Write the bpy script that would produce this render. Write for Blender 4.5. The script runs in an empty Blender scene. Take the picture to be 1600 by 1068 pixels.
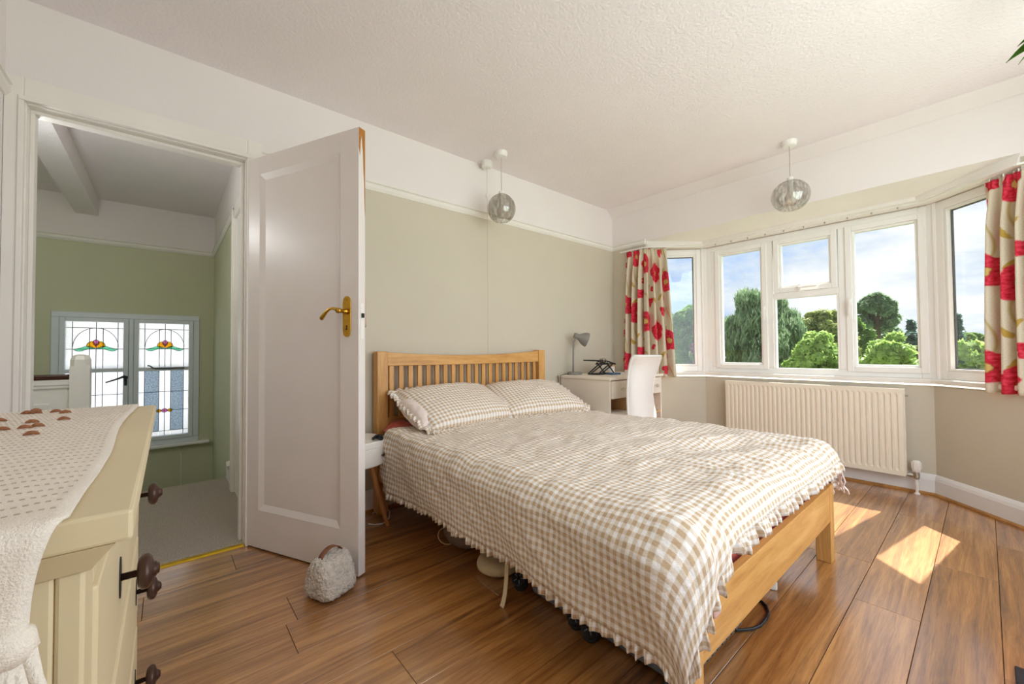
import bpy, bmesh, math, random
from mathutils import Vector, Matrix, noise
R = math.radians
scene = bpy.context.scene
COL = scene.collection

# ---------------------------------------------------------------- camera
F_PX, YAW, PIT, ROL = 631.08, 0.864428133, 0.0220105388, -0.00811275326
cf = Vector((math.cos(YAW)*math.cos(PIT), math.sin(YAW)*math.cos(PIT), math.sin(PIT)))
cr = Vector((math.sin(YAW), -math.cos(YAW), 0)); cu = cr.cross(cf)
cr, cu = cr*math.cos(ROL)+cu*math.sin(ROL), cu*math.cos(ROL)-cr*math.sin(ROL)
CAM = Vector((0, 0, 1.0))
cd = bpy.data.cameras.new('camera'); cd.sensor_width = 36; cd.lens = F_PX/1600*36; cd.clip_start = .02; cd.clip_end = 800
co = bpy.data.objects.new('camera', cd); COL.objects.link(co); scene.camera = co
m3 = Matrix((cr, cu, -cf)).transposed()
co.matrix_world = Matrix.Translation(CAM) @ m3.to_4x4()
def ray(x, y): return cf*F_PX + cr*(x-800) - cu*(y-534)

# ---------------------------------------------------------------- world, sun, exposure
EXPOSURE = 0.0
SKY, SUN = 1.12, 15.0
vs = scene.view_settings
vs.view_transform = 'Standard'; vs.look = 'None'; vs.gamma = 1; vs.use_curve_mapping = False; vs.exposure = EXPOSURE
scene.cycles.max_bounces = 14; scene.cycles.diffuse_bounces = 8; scene.cycles.transparent_max_bounces = 16
scene.cycles.sample_clamp_indirect = 6
w = bpy.data.worlds.new('sky'); scene.world = w; w.use_nodes = True
nt = w.node_tree; nt.nodes.clear()
def wn(t, **k):
    n = nt.nodes.new(t)
    for a, b in k.items(): setattr(n, a, b)
    return n
tc = wn('ShaderNodeTexCoord'); mp = wn('ShaderNodeMapping'); mp.inputs['Scale'].default_value = (1, 1, 2.6)
nz = wn('ShaderNodeTexNoise'); nz.inputs['Scale'].default_value = 3.4; nz.inputs['Detail'].default_value = 7; nz.inputs['Roughness'].default_value = .58
rp = wn('ShaderNodeValToRGB'); rp.color_ramp.elements[0].position = .42; rp.color_ramp.elements[0].color = (.50, .66, .93, 1)
rp.color_ramp.elements[1].position = .64; rp.color_ramp.elements[1].color = (1.0, 1.0, 1.02, 1)
e = rp.color_ramp.elements.new(.52); e.color = (.76, .83, .92, 1)
bg = wn('ShaderNodeBackground'); bg.inputs['Strength'].default_value = SKY; wo = wn('ShaderNodeOutputWorld')
nt.links.new(tc.outputs['Generated'], mp.inputs['Vector']); nt.links.new(mp.outputs['Vector'], nz.inputs['Vector'])
nt.links.new(nz.outputs['Fac'], rp.inputs['Fac']); nt.links.new(rp.outputs['Color'], bg.inputs['Color']); nt.links.new(bg.outputs[0], wo.inputs[0])
sl = bpy.data.lights.new('sun', 'SUN'); sl.energy = SUN; sl.angle = R(.53); sl.color = (1, .965, .90)
so = bpy.data.objects.new('sun', sl); COL.objects.link(so)
sdir = Vector((-.985*math.cos(R(52)), .172*math.cos(R(52)), -math.sin(R(52))))
so.rotation_euler = sdir.to_track_quat('-Z', 'Y').to_euler(); so.location = (12, -2, 14)
HALL_W = 19.0         # the lantern on the landing

# fill light added outside the made-up side window opposite the headboard (added_window_5)
al = bpy.data.lights.new('added_side_fill', 'AREA'); al.shape = 'RECTANGLE'; al.size = 2.6; al.size_y = 1.8; al.energy = 53; al.color = (.92, .955, 1)
ao = bpy.data.objects.new('added_side_fill', al); COL.objects.link(ao); ao.location = (1.85, -.70, 1.40); ao.rotation_euler = (R(90), 0, 0)

# ---------------------------------------------------------------- materials
MATS = {}
class NT:
    def __init__(s, name, rough=.6, spec=.5, **kw):
        s.m = bpy.data.materials.new(name); s.m.use_nodes = True; s.t = s.m.node_tree
        s.p = s.t.nodes['Principled BSDF']; s.p.inputs['Roughness'].default_value = rough
        s.p.inputs['Specular IOR Level'].default_value = spec
        MATS[name] = s.m
    def n(s, t, ins=None, **k):
        x = s.t.nodes.new(t)
        for a, b in k.items(): setattr(x, a, b)
        for a, b in (ins or {}).items():
            if isinstance(b, bpy.types.NodeSocket): s.t.links.new(b, x.inputs[a])
            else: x.inputs[a].default_value = b
        return x
    def link(s, a, b): s.t.links.new(a, b)
    def math(s, op, a, b=0.0): 
        x = s.n('ShaderNodeMath', operation=op)
        for i, v in enumerate((a, b)):
            if isinstance(v, bpy.types.NodeSocket): s.link(v, x.inputs[i])
            else: x.inputs[i].default_value = v
        return x.outputs[0]
    def ramp(s, fac, stops):
        x = s.n('ShaderNodeValToRGB'); s.link(fac, x.inputs[0]); el = x.color_ramp.elements
        while len(el) < len(stops): el.new(.5)
        for q, (p_, c_) in zip(el, stops): q.position = p_; q.color = (*c_, 1)
        return x.outputs[0]
    def mix(s, fac, a, b):
        x = s.n('ShaderNodeMix', data_type='RGBA')
        for i, v in ((0, fac), (6, a), (7, b)):
            if isinstance(v, bpy.types.NodeSocket): s.link(v, x.inputs[i])
            elif i == 0: x.inputs[0].default_value = v
            else: x.inputs[i].default_value = (*v, 1)
        return x.outputs[2]
    def bump(s, h, strength=.2, dist=.01):
        b = s.n('ShaderNodeBump', {'Strength': strength, 'Distance': dist, 'Height': h}); s.link(b.outputs[0], s.p.inputs['Normal'])
def srgb(r, g, b):
    f = lambda c: ((c/255+.055)/1.055)**2.4 if c/255 > .04045 else c/255/12.92
    return (f(r), f(g), f(b))
def plain(name, rgb, rough=.55, var=.06, scale=14, bump=0, bscale=160, spec=.4, metal=0, sheen=0, bdist=.004):
    k = NT(name, rough, spec); c = srgb(*rgb)
    tcn = k.n('ShaderNodeTexCoord')
    nzn = k.n('ShaderNodeTexNoise', {'Vector': tcn.outputs['Object'], 'Scale': scale, 'Detail': 4.0})
    lo = tuple(x*(1-var) for x in c); hi = tuple(min(1, x*(1+var)) for x in c)
    k.link(k.ramp(nzn.outputs['Fac'], [(.3, lo), (.7, hi)]), k.p.inputs['Base Color'])
    if bump:
        b = k.n('ShaderNodeTexNoise', {'Vector': tcn.outputs['Object'], 'Scale': bscale, 'Detail': 3.0}); k.bump(b.outputs['Fac'], bump, bdist)
    k.p.inputs['Metallic'].default_value = metal
    if sheen: k.p.inputs['Sheen Weight'].default_value = sheen
    return k.m
def wood(name, c1, c2, c3, axis='X', rough=.4, scale=1.0, coat=0, rnd=0, bump=.1, fine=1.0):
    k = NT(name, rough, .45); tcn = k.n('ShaderNodeTexCoord')
    info = k.n('ShaderNodeObjectInfo'); off = k.math('MULTIPLY', info.outputs['Random'], 37.0)
    q9 = 9*fine; sc = {'X': (.9, q9, q9), 'Y': (q9, .9, q9), 'Z': (q9, q9, .9)}[axis]
    mpn = k.n('ShaderNodeMapping', {'Vector': tcn.outputs['Object'], 'Scale': tuple(v*scale for v in sc)})
    cmb = k.n('ShaderNodeCombineXYZ', {0: off, 1: off, 2: off}); 
    add = k.n('ShaderNodeVectorMath', operation='ADD'); k.link(mpn.outputs[0], add.inputs[0]); k.link(cmb.outputs[0], add.inputs[1])
    n1 = k.n('ShaderNodeTexNoise', {'Vector': add.outputs[0], 'Scale': 1.1, 'Detail': 6.0, 'Roughness': .62, 'Distortion': .9})
    n2 = k.n('ShaderNodeTexNoise', {'Vector': add.outputs[0], 'Scale': 9.0, 'Detail': 4.0, 'Roughness': .7, 'Distortion': .5})
    f = k.math('ADD', k.math('MULTIPLY', n1.outputs['Fac'], .72), k.math('MULTIPLY', n2.outputs['Fac'], .28))
    if rnd: f = k.math('ADD', f, k.math('MULTIPLY', k.math('SUBTRACT', info.outputs['Random'], .5), rnd))
    k.link(k.ramp(f, [(.33, srgb(*c1)), (.5, srgb(*c2)), (.66, srgb(*c3))]), k.p.inputs['Base Color'])
    k.bump(n2.outputs['Fac'], bump, .003)
    if coat: k.p.inputs['Coat Weight'].default_value = coat; k.p.inputs['Coat Roughness'].default_value = .18; k.p.inputs['Coat IOR'].default_value = 2.1
    return k.m
def gingham(name, period=.0245):
    k = NT(name, .9, .15); uv = k.n('ShaderNodeUVMap'); sep = k.n('ShaderNodeSeparateXYZ', {0: uv.outputs[0]})
    def stripe(o):
        fr = k.math('FRACT', k.math('DIVIDE', o, period)); d = k.math('ABSOLUTE', k.math('SUBTRACT', fr, .5))
        x = k.n('ShaderNodeMapRange', {0: d, 1: .21, 2: .29}); return x.outputs[0]
    a, b = stripe(sep.outputs[0]), stripe(sep.outputs[1])
    s = k.math('MULTIPLY', k.math('ADD', a, b), .5)
    k.link(k.ramp(s, [(0, srgb(240, 237, 235)), (.5, srgb(221, 208, 192)), (1, srgb(194, 168, 137))]), k.p.inputs['Base Color'])
    tcn = k.n('ShaderNodeTexCoord')
    nb = k.n('ShaderNodeTexNoise', {'Vector': tcn.outputs['Object'], 'Scale': 55.0, 'Detail': 4.0}); k.bump(nb.outputs['Fac'], .6, .007)
    k.p.inputs['Sheen Weight'].default_value = .15
    return k.m
def glass(name, tint=(1, 1, 1), refl=.06, rough=.0):
    k = NT(name); k.t.nodes.remove(k.p); out = k.t.nodes['Material Output']
    tr = k.n('ShaderNodeBsdfTransparent', {'Color': (*tint, 1)}); gl = k.n('ShaderNodeBsdfGlossy', {'Roughness': rough, 'Color': (1, 1, 1, 1)})
    lw = k.n('ShaderNodeLayerWeight', {'Blend': .5}); mx = k.n('ShaderNodeMixShader')
    k.link(k.math('ADD', k.math('MULTIPLY', k.math('POWER', lw.outputs['Facing'], 5.0), .25), refl*.5), mx.inputs[0]); k.link(tr.outputs[0], mx.inputs[1]); k.link(gl.outputs[0], mx.inputs[2]); k.link(mx.outputs[0], out.inputs[0])
    return k.m
def obscure(name, rgb, clear=.25, scale=120, var=.15):
    k = NT(name); k.t.nodes.remove(k.p); out = k.t.nodes['Material Output']; tcn = k.n('ShaderNodeTexCoord')
    nn = k.n('ShaderNodeTexNoise', {'Vector': tcn.outputs['Object'], 'Scale': scale, 'Detail': 2.0})
    c = srgb(*rgb); col = k.ramp(nn.outputs['Fac'], [(.3, tuple(x*(1-var) for x in c)), (.7, c)])
    tl = k.n('ShaderNodeBsdfTranslucent', {'Color': col}); tr = k.n('ShaderNodeBsdfTransparent', {'Color': col}); mx = k.n('ShaderNodeMixShader', {0: clear})
    gl = k.n('ShaderNodeBsdfGlossy', {'Roughness': .15}); m2 = k.n('ShaderNodeMixShader', {0: .05})
    k.link(tl.outputs[0], mx.inputs[1]); k.link(tr.outputs[0], mx.inputs[2]); k.link(mx.outputs[0], m2.inputs[1]); k.link(gl.outputs[0], m2.inputs[2]); k.link(m2.outputs[0], out.inputs[0])
    return k.m
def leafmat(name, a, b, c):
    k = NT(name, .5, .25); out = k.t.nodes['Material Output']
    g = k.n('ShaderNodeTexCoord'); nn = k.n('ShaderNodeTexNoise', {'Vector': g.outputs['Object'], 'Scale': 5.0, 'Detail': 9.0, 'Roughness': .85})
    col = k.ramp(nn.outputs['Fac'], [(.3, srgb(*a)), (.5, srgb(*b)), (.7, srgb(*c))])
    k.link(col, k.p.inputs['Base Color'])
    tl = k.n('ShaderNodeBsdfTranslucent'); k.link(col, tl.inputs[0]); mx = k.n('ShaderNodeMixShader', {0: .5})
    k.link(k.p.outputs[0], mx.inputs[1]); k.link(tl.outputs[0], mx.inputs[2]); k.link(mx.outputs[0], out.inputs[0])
    return k.m

plain('wall_sage', (205, 197, 180), .85, .015, 3, .12, 220)
plain('wall_white', (234, 228, 227), .88, .012, 3, .25, 130)
plain('wall_hall', (204, 206, 178), .85, .015, 3, .1, 220)
plain('ceiling_white', (238, 232, 234), .9, .012, 4, .6, 75, bdist=.006)
plain('gloss_white', (236, 232, 226), .35, .02, 5)
plain('upvc', (242, 241, 238), .25, .01, 5)
plain('door_paint', (226, 218, 213), .38, .02, 6, .04, 90)
plain('radiator_cream', (238, 229, 212), .35, .01, 5)
plain('skirt_white', (232, 230, 230), .35, .02, 5)
plain('brass', (196, 150, 52), .25, .12, 30, metal=1)
plain('brass_strip', (214, 178, 48), .3, .08, 30, metal=.85)
plain('steel', (190, 186, 178), .28, .05, 30, metal=1)
plain('white_metal', (236, 234, 230), .3, .02, 10)
plain('iron_dark', (58, 60, 62), .4, .1, 30, metal=.7)
plain('black_plastic', (22, 22, 24), .4, .1, 30)
plain('black_rubber', (34, 34, 36), .6, .1, 30)
plain('bare_wood', (172, 112, 44), .6, .2, 60)
plain('cream_paint', (224, 208, 172), .45, .04, 5, .06, 60)
plain('bronze_knob', (74, 52, 44), .3, .15, 40, metal=.35)
plain('leather', (122, 74, 48), .5, .1, 60)
plain('teddy', (232, 219, 206), .95, .16, 60, 1.0, 130, sheen=.5, bdist=.02)
plain('coral_sheet', (202, 92, 80), .85, .06, 12, .3, 60, sheen=.2)
plain('pink_white', (236, 222, 216), .9, .03, 12, .3, 40)
plain('pink_cloth', (196, 158, 146), .9, .06, 20, .3, 60)
plain('grey_cloth', (132, 112, 100), .9, .08, 20, .3, 80)
plain('cream_pad', (224, 204, 166), .85, .05, 20, .2, 80)
plain('case_grey', (112, 120, 132), .38, .06, 20, .05, 200)
plain('case_dark', (84, 84, 88), .5, .08, 20)
plain('desk_cream', (240, 231, 217), .42, .015, 8)
plain('desk_inside', (226, 190, 140), .5, .06, 8)
plain('chair_mesh', (240, 236, 232), .7, .03, 200, .5, 420)
plain('lamp_grey', (136, 132, 126), .4, .04, 20)
plain('lamp_inner', (236, 234, 228), .5, .02, 20)
plain('paper_blue', (72, 104, 146), .5, .05, 20)
plain('runner', (240, 231, 220), .95, .03, 200, .5, 500, bdist=.004)
plain('tuft_brown', (156, 104, 72), .95, .15, 90, .6, 300)
plain('cable_white', (232, 230, 226), .5, .02, 20)
plain('cord_clear', (190, 176, 158), .5, .05, 20)
plain('handrail', (72, 40, 26), .35, .15, 20)
plain('lead', (70, 74, 92), .45, .1, 60, metal=.3)
plain('window_paint', (222, 230, 238), .4, .02, 8)
plain('sill_paint', (240, 240, 240), .4, .02, 8)
plain('mat_dark', (52, 46, 46), .9, .15, 60, .6, 200)
plain('plaster_out', (190, 180, 165), .9, .05, 3)
plain('roof_tile', (120, 96, 88), .8, .1, 6)
plain('grass', (112, 128, 84), .95, .25, 1.5, .5, 6)
plain('bark', (92, 78, 62), .95, .2, 9, .6, 14)
plain('pot_terracotta', (170, 104, 76), .8, .08, 20)
plain('led_bulb', (244, 240, 232), .35, .01, 20)
plain('soil', (60, 46, 36), .95, .2, 40)
wood('oak_bed', (176, 122, 62), (205, 152, 84), (222, 172, 104), 'X', .38, 1.6)
wood('oak_bed_z', (176, 122, 62), (205, 152, 84), (222, 172, 104), 'Z', .38, 1.6)
wood('oak_bed_y', (176, 122, 62), (205, 152, 84), (222, 172, 104), 'Y', .38, 1.6)
wood('leg_wood', (150, 92, 44), (184, 120, 62), (200, 140, 78), 'Z', .4, 2)
wood('floor_oak', (104, 62, 26), (164, 109, 54), (202, 146, 84), 'X', .30, 1.5, coat=1.0, rnd=.10, bump=.3, fine=1.9)
wood('bead_oak', (134, 88, 40), (168, 116, 58), (188, 136, 76), 'X', .4, 1.2)
gingham('gingham')
glass('pane_clear', (.97, .985, .985))
glass('pane_inner', (.98, .98, .98))
glass('globe_smoke', (.80, .79, .76), .16, .03)
glass('globe_clear', (.90, .895, .885), .16, .03)
glass('crystal', (.85, .85, .83), .3, .02)
obscure('glass_obscure', (250, 250, 255), .4)
obscure('glass_hammered', (196, 208, 222), .55, 90, .5)
obscure('glass_yellow', (252, 212, 76), .85)
obscure('glass_pink', (236, 180, 222), .85)
obscure('glass_green', (176, 244, 216), .85)
leafmat('leaf_dark', (76, 104, 72), (134, 160, 120), (196, 212, 176))
leafmat('leaf_mid', (66, 102, 44), (116, 152, 72), (176, 200, 116))
leafmat('leaf_yellow', (104, 126, 60), (164, 176, 100), (222, 220, 160))
leafmat('leaf_bright', (104, 138, 66), (164, 194, 102), (218, 232, 158))
leafmat('leaf_purple', (84, 48, 62), (138, 92, 106), (196, 160, 164))
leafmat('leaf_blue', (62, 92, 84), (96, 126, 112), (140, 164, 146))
leafmat('leaf_house', (44, 92, 18), (78, 134, 26), (128, 176, 54))
# floor planks get the printed grain
k = NT('carpet', .98, .1); tcn = k.n('ShaderNodeTexCoord')
a = k.n('ShaderNodeTexNoise', {'Vector': tcn.outputs['Object'], 'Scale': 260.0, 'Detail': 3.0}); b = k.n('ShaderNodeTexNoise', {'Vector': tcn.outputs['Object'], 'Scale': 9.0, 'Detail': 3.0})
k.link(k.mix(k.math('MULTIPLY', b.outputs['Fac'], .5), k.ramp(a.outputs['Fac'], [(.35, srgb(150, 136, 122)), (.6, srgb(222, 212, 198))]), srgb(196, 184, 170)), k.p.inputs['Base Color']); k.bump(a.outputs['Fac'], 1.0, .012)
# curtain fabric: flowers, leaves and stems printed on linen, laid out in the cloth's own UV metres
k = NT('curtain_print', .85, .2); uv = k.n('ShaderNodeUVMap')
lin = k.n('ShaderNodeTexNoise', {'Vector': uv.outputs[0], 'Scale': 220.0, 'Detail': 2.0})
col = k.ramp(lin.outputs['Fac'], [(.3, srgb(206, 194, 172)), (.7, srgb(222, 212, 192))])
nzw = k.n('ShaderNodeTexNoise', {'Vector': uv.outputs[0], 'Scale': 26.0, 'Detail': 2.0})
def cell(px, py, ox, oy, stagger):
    s = k.n('ShaderNodeSeparateXYZ', {0: uv.outputs[0]})
    ux = k.math('DIVIDE', k.math('ADD', s.outputs[0], ox), px)
    vy = k.math('ADD', k.math('DIVIDE', k.math('ADD', s.outputs[1], oy), py), k.math('MULTIPLY', k.math('FLOOR', ux), .16))
    dx = k.math('MULTIPLY', k.math('SUBTRACT', k.math('FRACT', ux), .5), px); dy = k.math('MULTIPLY', k.math('SUBTRACT', k.math('FRACT', vy), .5), py)
    return dx, dy
def dist(dx, dy, sx=1, sy=1, rot=0):
    c_, s_ = math.cos(rot), math.sin(rot)
    x = k.math('MULTIPLY', k.math('ADD', k.math('MULTIPLY', dx, c_), k.math('MULTIPLY', dy, s_)), sx); y = k.math('MULTIPLY', k.math('SUBTRACT', k.math('MULTIPLY', dy, c_), k.math('MULTIPLY', dx, s_)), sy)
    d = k.math('SQRT', k.math('ADD', k.math('MULTIPLY', x, x), k.math('MULTIPLY', y, y)))
    return k.math('ADD', d, k.math('MULTIPLY', k.math('SUBTRACT', nzw.outputs['Fac'], .5), .03))
def blob(col, d, r, c):
    m_ = k.n('ShaderNodeMapRange', {0: d, 1: r-.004, 2: r+.004, 3: 1.0, 4: 0.0}); return k.mix(m_.outputs[0], col, c)
PX, PY = .225, .56
dx, dy = cell(PX, PY, .02, .13, 0.0)
stem = k.math('ABSOLUTE', k.math('SUBTRACT', dx, k.math('MULTIPLY', k.math('SINE', k.math('MULTIPLY', dy, 11.0)), .035)))
col = blob(col, stem, .0045, srgb(186, 166, 110))
for ox, oy, r_, sx, sy, ro in ((.07, .40, .024, 1.9, .6, .5), (.16, .27, .022, 1.9, .6, -.6), (.05, .02, .02, 1.8, .6, -.5)):
    a_, b_ = cell(PX, PY, ox, oy, 0.0); col = blob(col, dist(a_, b_, sx, sy, ro), r_, srgb(186, 154, 74))
vein = k.n('ShaderNodeTexNoise', {'Vector': uv.outputs[0], 'Scale': 60.0, 'Detail': 4.0})
red = k.ramp(vein.outputs['Fac'], [(.35, srgb(190, 30, 50)), (.65, srgb(228, 70, 92))])
def flower(col, ox, oy, r_, core, lobes, ph):
    a_, b_ = cell(PX, PY, ox, oy, 0.0); d_ = dist(a_, b_, 1.0, .92)
    th = k.math('ARCTAN2', b_, a_); pet = k.math('MULTIPLY', k.math('ABSOLUTE', k.math('SINE', k.math('ADD', k.math('MULTIPLY', th, lobes/2), ph))), .016)
    dd = k.math('SUBTRACT', d_, pet)
    col = blob(col, dd, r_-.014, red)
    if core: col = blob(col, d_, core+.006, srgb(168, 60, 48)); col = blob(col, d_, core, srgb(210, 178, 108))
    return col
col = flower(col, .02, .13, .094, .024, 5, .4); col = flower(col, .132, .41, .044, 0, 3, .9); col = flower(col, .10, .285, .024, 0, 2, .2)
k.link(col, k.p.inputs['Base Color'])

# ---------------------------------------------------------------- mesh helpers
class MB:
    def __init__(s): s.v = []; s.f = []; s.uv = None; s.mi = []
    def add(s, vs_, fs):
        o = len(s.v); s.v += [tuple(v) for v in vs_]; s.f += [tuple(i+o for i in f) for f in fs]; return s
    def box(s, x0, x1, y0, y1, z0, z1):
        x0, x1 = sorted((x0, x1)); y0, y1 = sorted((y0, y1)); z0, z1 = sorted((z0, z1))
        return s.add([(x, y, z) for x in (x0, x1) for y in (y0, y1) for z in (z0, z1)],
            [(0, 1, 3, 2), (4, 6, 7, 5), (0, 4, 5, 1), (2, 3, 7, 6), (0, 2, 6, 4), (1, 5, 7, 3)])
    def obox(s, c, ax, ay, az):          # centre and three half vectors
        c, ax, ay, az = map(Vector, (c, ax, ay, az))
        if ax.cross(ay).dot(az) < 0: az = -az
        return s.add([c+ax*i+ay*j+az*l for i in (-1, 1) for j in (-1, 1) for l in (-1, 1)],
            [(0, 1, 3, 2), (4, 6, 7, 5), (0, 4, 5, 1), (2, 3, 7, 6), (0, 2, 6, 4), (1, 5, 7, 3)])
    def prism(s, poly, h, M=None):       # polygon in local xy extruded along local z from h[0] to h[1]
        n = len(poly); ar = sum(poly[i][0]*poly[(i+1) % n][1]-poly[(i+1) % n][0]*poly[i][1] for i in range(n))
        if ar < 0: poly = poly[::-1]
        vs_ = [Vector((x, y, h[0])) for x, y in poly]+[Vector((x, y, h[1])) for x, y in poly]
        if M: vs_ = [M @ v for v in vs_]
        return s.add(vs_, [tuple(range(n-1, -1, -1)), tuple(range(n, 2*n))]+[(i, (i+1) % n, n+(i+1) % n, n+i) for i in range(n)])
    def lathe(s, prof, c=(0, 0, 0), n=24, M=None, cap=True):
        vs_ = []
        for r_, z in prof:
            for i in range(n): 
                a = 2*math.pi*i/n; vs_.append(Vector((r_*math.cos(a), r_*math.sin(a), z)))
        M = M or Matrix.Identity(4); vs_ = [Vector(c)+(M @ v) for v in vs_]
        fs = [(j*n+i, j*n+(i+1) % n, (j+1)*n+(i+1) % n, (j+1)*n+i) for j in range(len(prof)-1) for i in range(n)]
        if cap:
            if prof[0][0] > 1e-5: fs.append(tuple(range(n-1, -1, -1)))
            if prof[-1][0] > 1e-5: fs.append(tuple((len(prof)-1)*n+i for i in range(n)))
        return s.add(vs_, fs)
    def tube(s, pts, r=.01, n=8, closed=False):
        pts = [Vector(p) for p in pts]; m = len(pts); rad = r if isinstance(r, (list, tuple)) else [r]*m
        vs_ = []; up = None
        for i, p in enumerate(pts):
            a = pts[(i-1) % m] if (closed or i) else p; b = pts[(i+1) % m] if (closed or i < m-1) else p
            t = (b-a).normalized()
            if up is None: up = Vector((0, 0, 1)) if abs(t.z) < .9 else Vector((1, 0, 0))
            sx = t.cross(up)
            if sx.length < 1e-4: sx = t.orthogonal()
            sx.normalize(); up = sx.cross(t).normalized()
            for q in range(n):
                an = 2*math.pi*q/n; vs_.append(p+(sx*math.cos(an)+up*math.sin(an))*rad[i])
        rng = m if closed else m-1
        fs = [(i*n+q, i*n+(q+1) % n, ((i+1) % m)*n+(q+1) % n, ((i+1) % m)*n+q) for i in range(rng) for q in range(n)]
        if not closed: fs += [tuple(range(n-1, -1, -1)), tuple((m-1)*n+q for q in range(n))]
        return s.add(vs_, fs)
    def grid(s, fn, nu, nv, uvf=None, close=False):
        o = len(s.v); s.uv = s.uv or {}
        for j in range(nv+1):
            for i in range(nu+1):
                u, v = i/nu, j/nv; s.uv[len(s.v)] = uvf(u, v) if uvf else (u, v); s.v.append(tuple(fn(u, v)))
        s.f += [(o+j*(nu+1)+i, o+j*(nu+1)+i+1, o+(j+1)*(nu+1)+i+1, o+(j+1)*(nu+1)+i) for j in range(nv) for i in range(nu)]
        return s
    def build(s, name, mat, parent=None, smooth=False, bevel=0, solid=0, sub=0, seg=2, angle=None):
        me = bpy.data.meshes.new(name); me.from_pydata(s.v, [], s.f)
        if s.uv:
            ul = me.uv_layers.new(name='UVMap')
            for l in me.loops: ul.data[l.index].uv = s.uv.get(l.vertex_index, (0, 0))
        bm = bmesh.new(); bm.from_mesh(me); bmesh.ops.recalc_face_normals(bm, faces=bm.faces); bm.to_mesh(me); bm.free()
        me.materials.append(MATS[mat])
        if smooth: me.polygons.foreach_set('use_smooth', [True]*len(me.polygons))
        o = bpy.data.objects.new(name, me); COL.objects.link(o)
        if parent: link_parent(o, parent)
        if bevel:
            b = o.modifiers.new('bevel', 'BEVEL'); b.width = bevel; b.segments = seg; b.limit_method = 'ANGLE'
        if solid:
            b = o.modifiers.new('solid', 'SOLIDIFY'); b.thickness = solid; b.offset = 0
        if sub:
            b = o.modifiers.new('sub', 'SUBSURF'); b.levels = sub; b.render_levels = sub
        return o
def link_parent(o, p):
    o.parent = p
    if p.type == 'EMPTY': o.matrix_parent_inverse = Matrix.Translation(p.location).inverted()
def thing(name, label, cat, loc=(0, 0, 0), group=None):
    o = bpy.data.objects.new(name, None); COL.objects.link(o); o.location = loc; o.empty_display_size = .1
    return tag(o, label, cat, group)
def tag(o, label, cat, group=None):
    o['label'] = label; o['category'] = cat
    if group: o['group'] = group
    return o
def struct(o, label, cat=None):
    o['kind'] = 'structure'; o['label'] = label
    if cat: o['category'] = cat
    return o
def sthing(name, label, cat, loc=(0, 0, 0)):
    o = thing(name, label, cat, loc); o['kind'] = 'structure'; return o
def B(*a): return MB().box(*a)
def NZ(*p): return noise.noise(Vector(p))
def lerp(a, b, t): return a+(b-a)*t
def sstep(a, b, x):
    t = max(0, min(1, (x-a)/(b-a))); return t*t*(3-2*t)

# ---------------------------------------------------------------- room shell
W, L, H = 2.538, 3.573, 2.463          # headboard wall, window wall, ceiling
XL, YR = -.506, -.54                   # left wall, right wall
DX0, DX1, DH = -.447, .31, 2.03        # doorway
BA, BB, BC, BD = (L, 2.148), (3.97, 1.766), (3.97, .234), (L, -.149)     # bay outline inside
SILL, WTOP = .765, 1.985
RAIL0, RAIL1 = 2.037, 2.088
HX, HY = .38, 5.4                      # landing: right wall, far wall

m = MB().box(XL-.12, DX0-.03, W, W+.12, 0, H); m.box(DX1+.03, L+.3, W, W+.12, 0, H); m.box(DX0-.03, DX1+.03, W, W+.12, DH+.03, H)
wb = struct(m.build('wall_back', 'wall_white'), 'headboard wall with white band above the picture rail', 'wall')
struct(B(DX1+.075, L, W-.004, W+.001, 0, RAIL0+.01).build('paint_field', 'wall_sage', wb), 'sage beige painted field below the picture rail'); 
wb.children[0].pop('kind', None)
wl = struct(B(XL-.12, XL, YR-.12, W, 0, H).build('wall_left', 'wall_white'), 'white wall behind the cream chest of drawers', 'wall')
WX0, WX1, WZ0, WZ1 = .5, 3.2, .45, 2.35
m = MB().box(XL-.12, WX0, YR-.12, YR, 0, H); m.box(WX1, L+.3, YR-.12, YR, 0, H); m.box(WX0, WX1, YR-.12, YR, 0, WZ0); m.box(WX0, WX1, YR-.12, YR, WZ1, H)
wr = struct(m.build('wall_right', 'wall_sage'), 'wall opposite the headboard with an added side window opening', 'wall')
w5 = sthing('added_window_5', 'made-up white side window for the fill light opposite the headboard wall', 'window', (1.85, YR, WZ0))  # window made up to carry the added fill light
m = MB()
for i in range(3): x = lerp(WX0+.025, WX1-.025, i/2); m.box(x-.025, x+.025, YR-.09, YR-.03, WZ0, WZ1)
m.box(WX0, WX1, YR-.09, YR-.03, WZ0, WZ0+.05); m.box(WX0, WX1, YR-.09, YR-.03, WZ1-.05, WZ1); m.build('frame', 'upvc', w5)
for i in range(2): a_, b_ = lerp(WX0+.05, WX1-.0, i/2), lerp(WX0, WX1-.05, (i+1)/2); B(a_, b_, YR-.064, YR-.058, WZ0+.05, WZ1-.05).build('pane', 'pane_clear', w5)
# window wall: margins beside the bay and header above it
m = MB().box(L, L+.3, BA[1], W, 0, H); m.box(L, L+.3, YR, BD[1], 0, H); m.box(L, L+.3, BD[1], BA[1], 2.07, H)
ww = struct(m.build('wall_window', 'wall_white'), 'white header wall above the bay window', 'wall')
B(L-.003, L+.001, BA[1], W, 0, RAIL0+.01).build('paint_field', 'wall_sage', ww); B(L-.003, L+.001, YR, BD[1], 0, RAIL0+.01).build('paint_field', 'wall_sage', ww)
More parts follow.
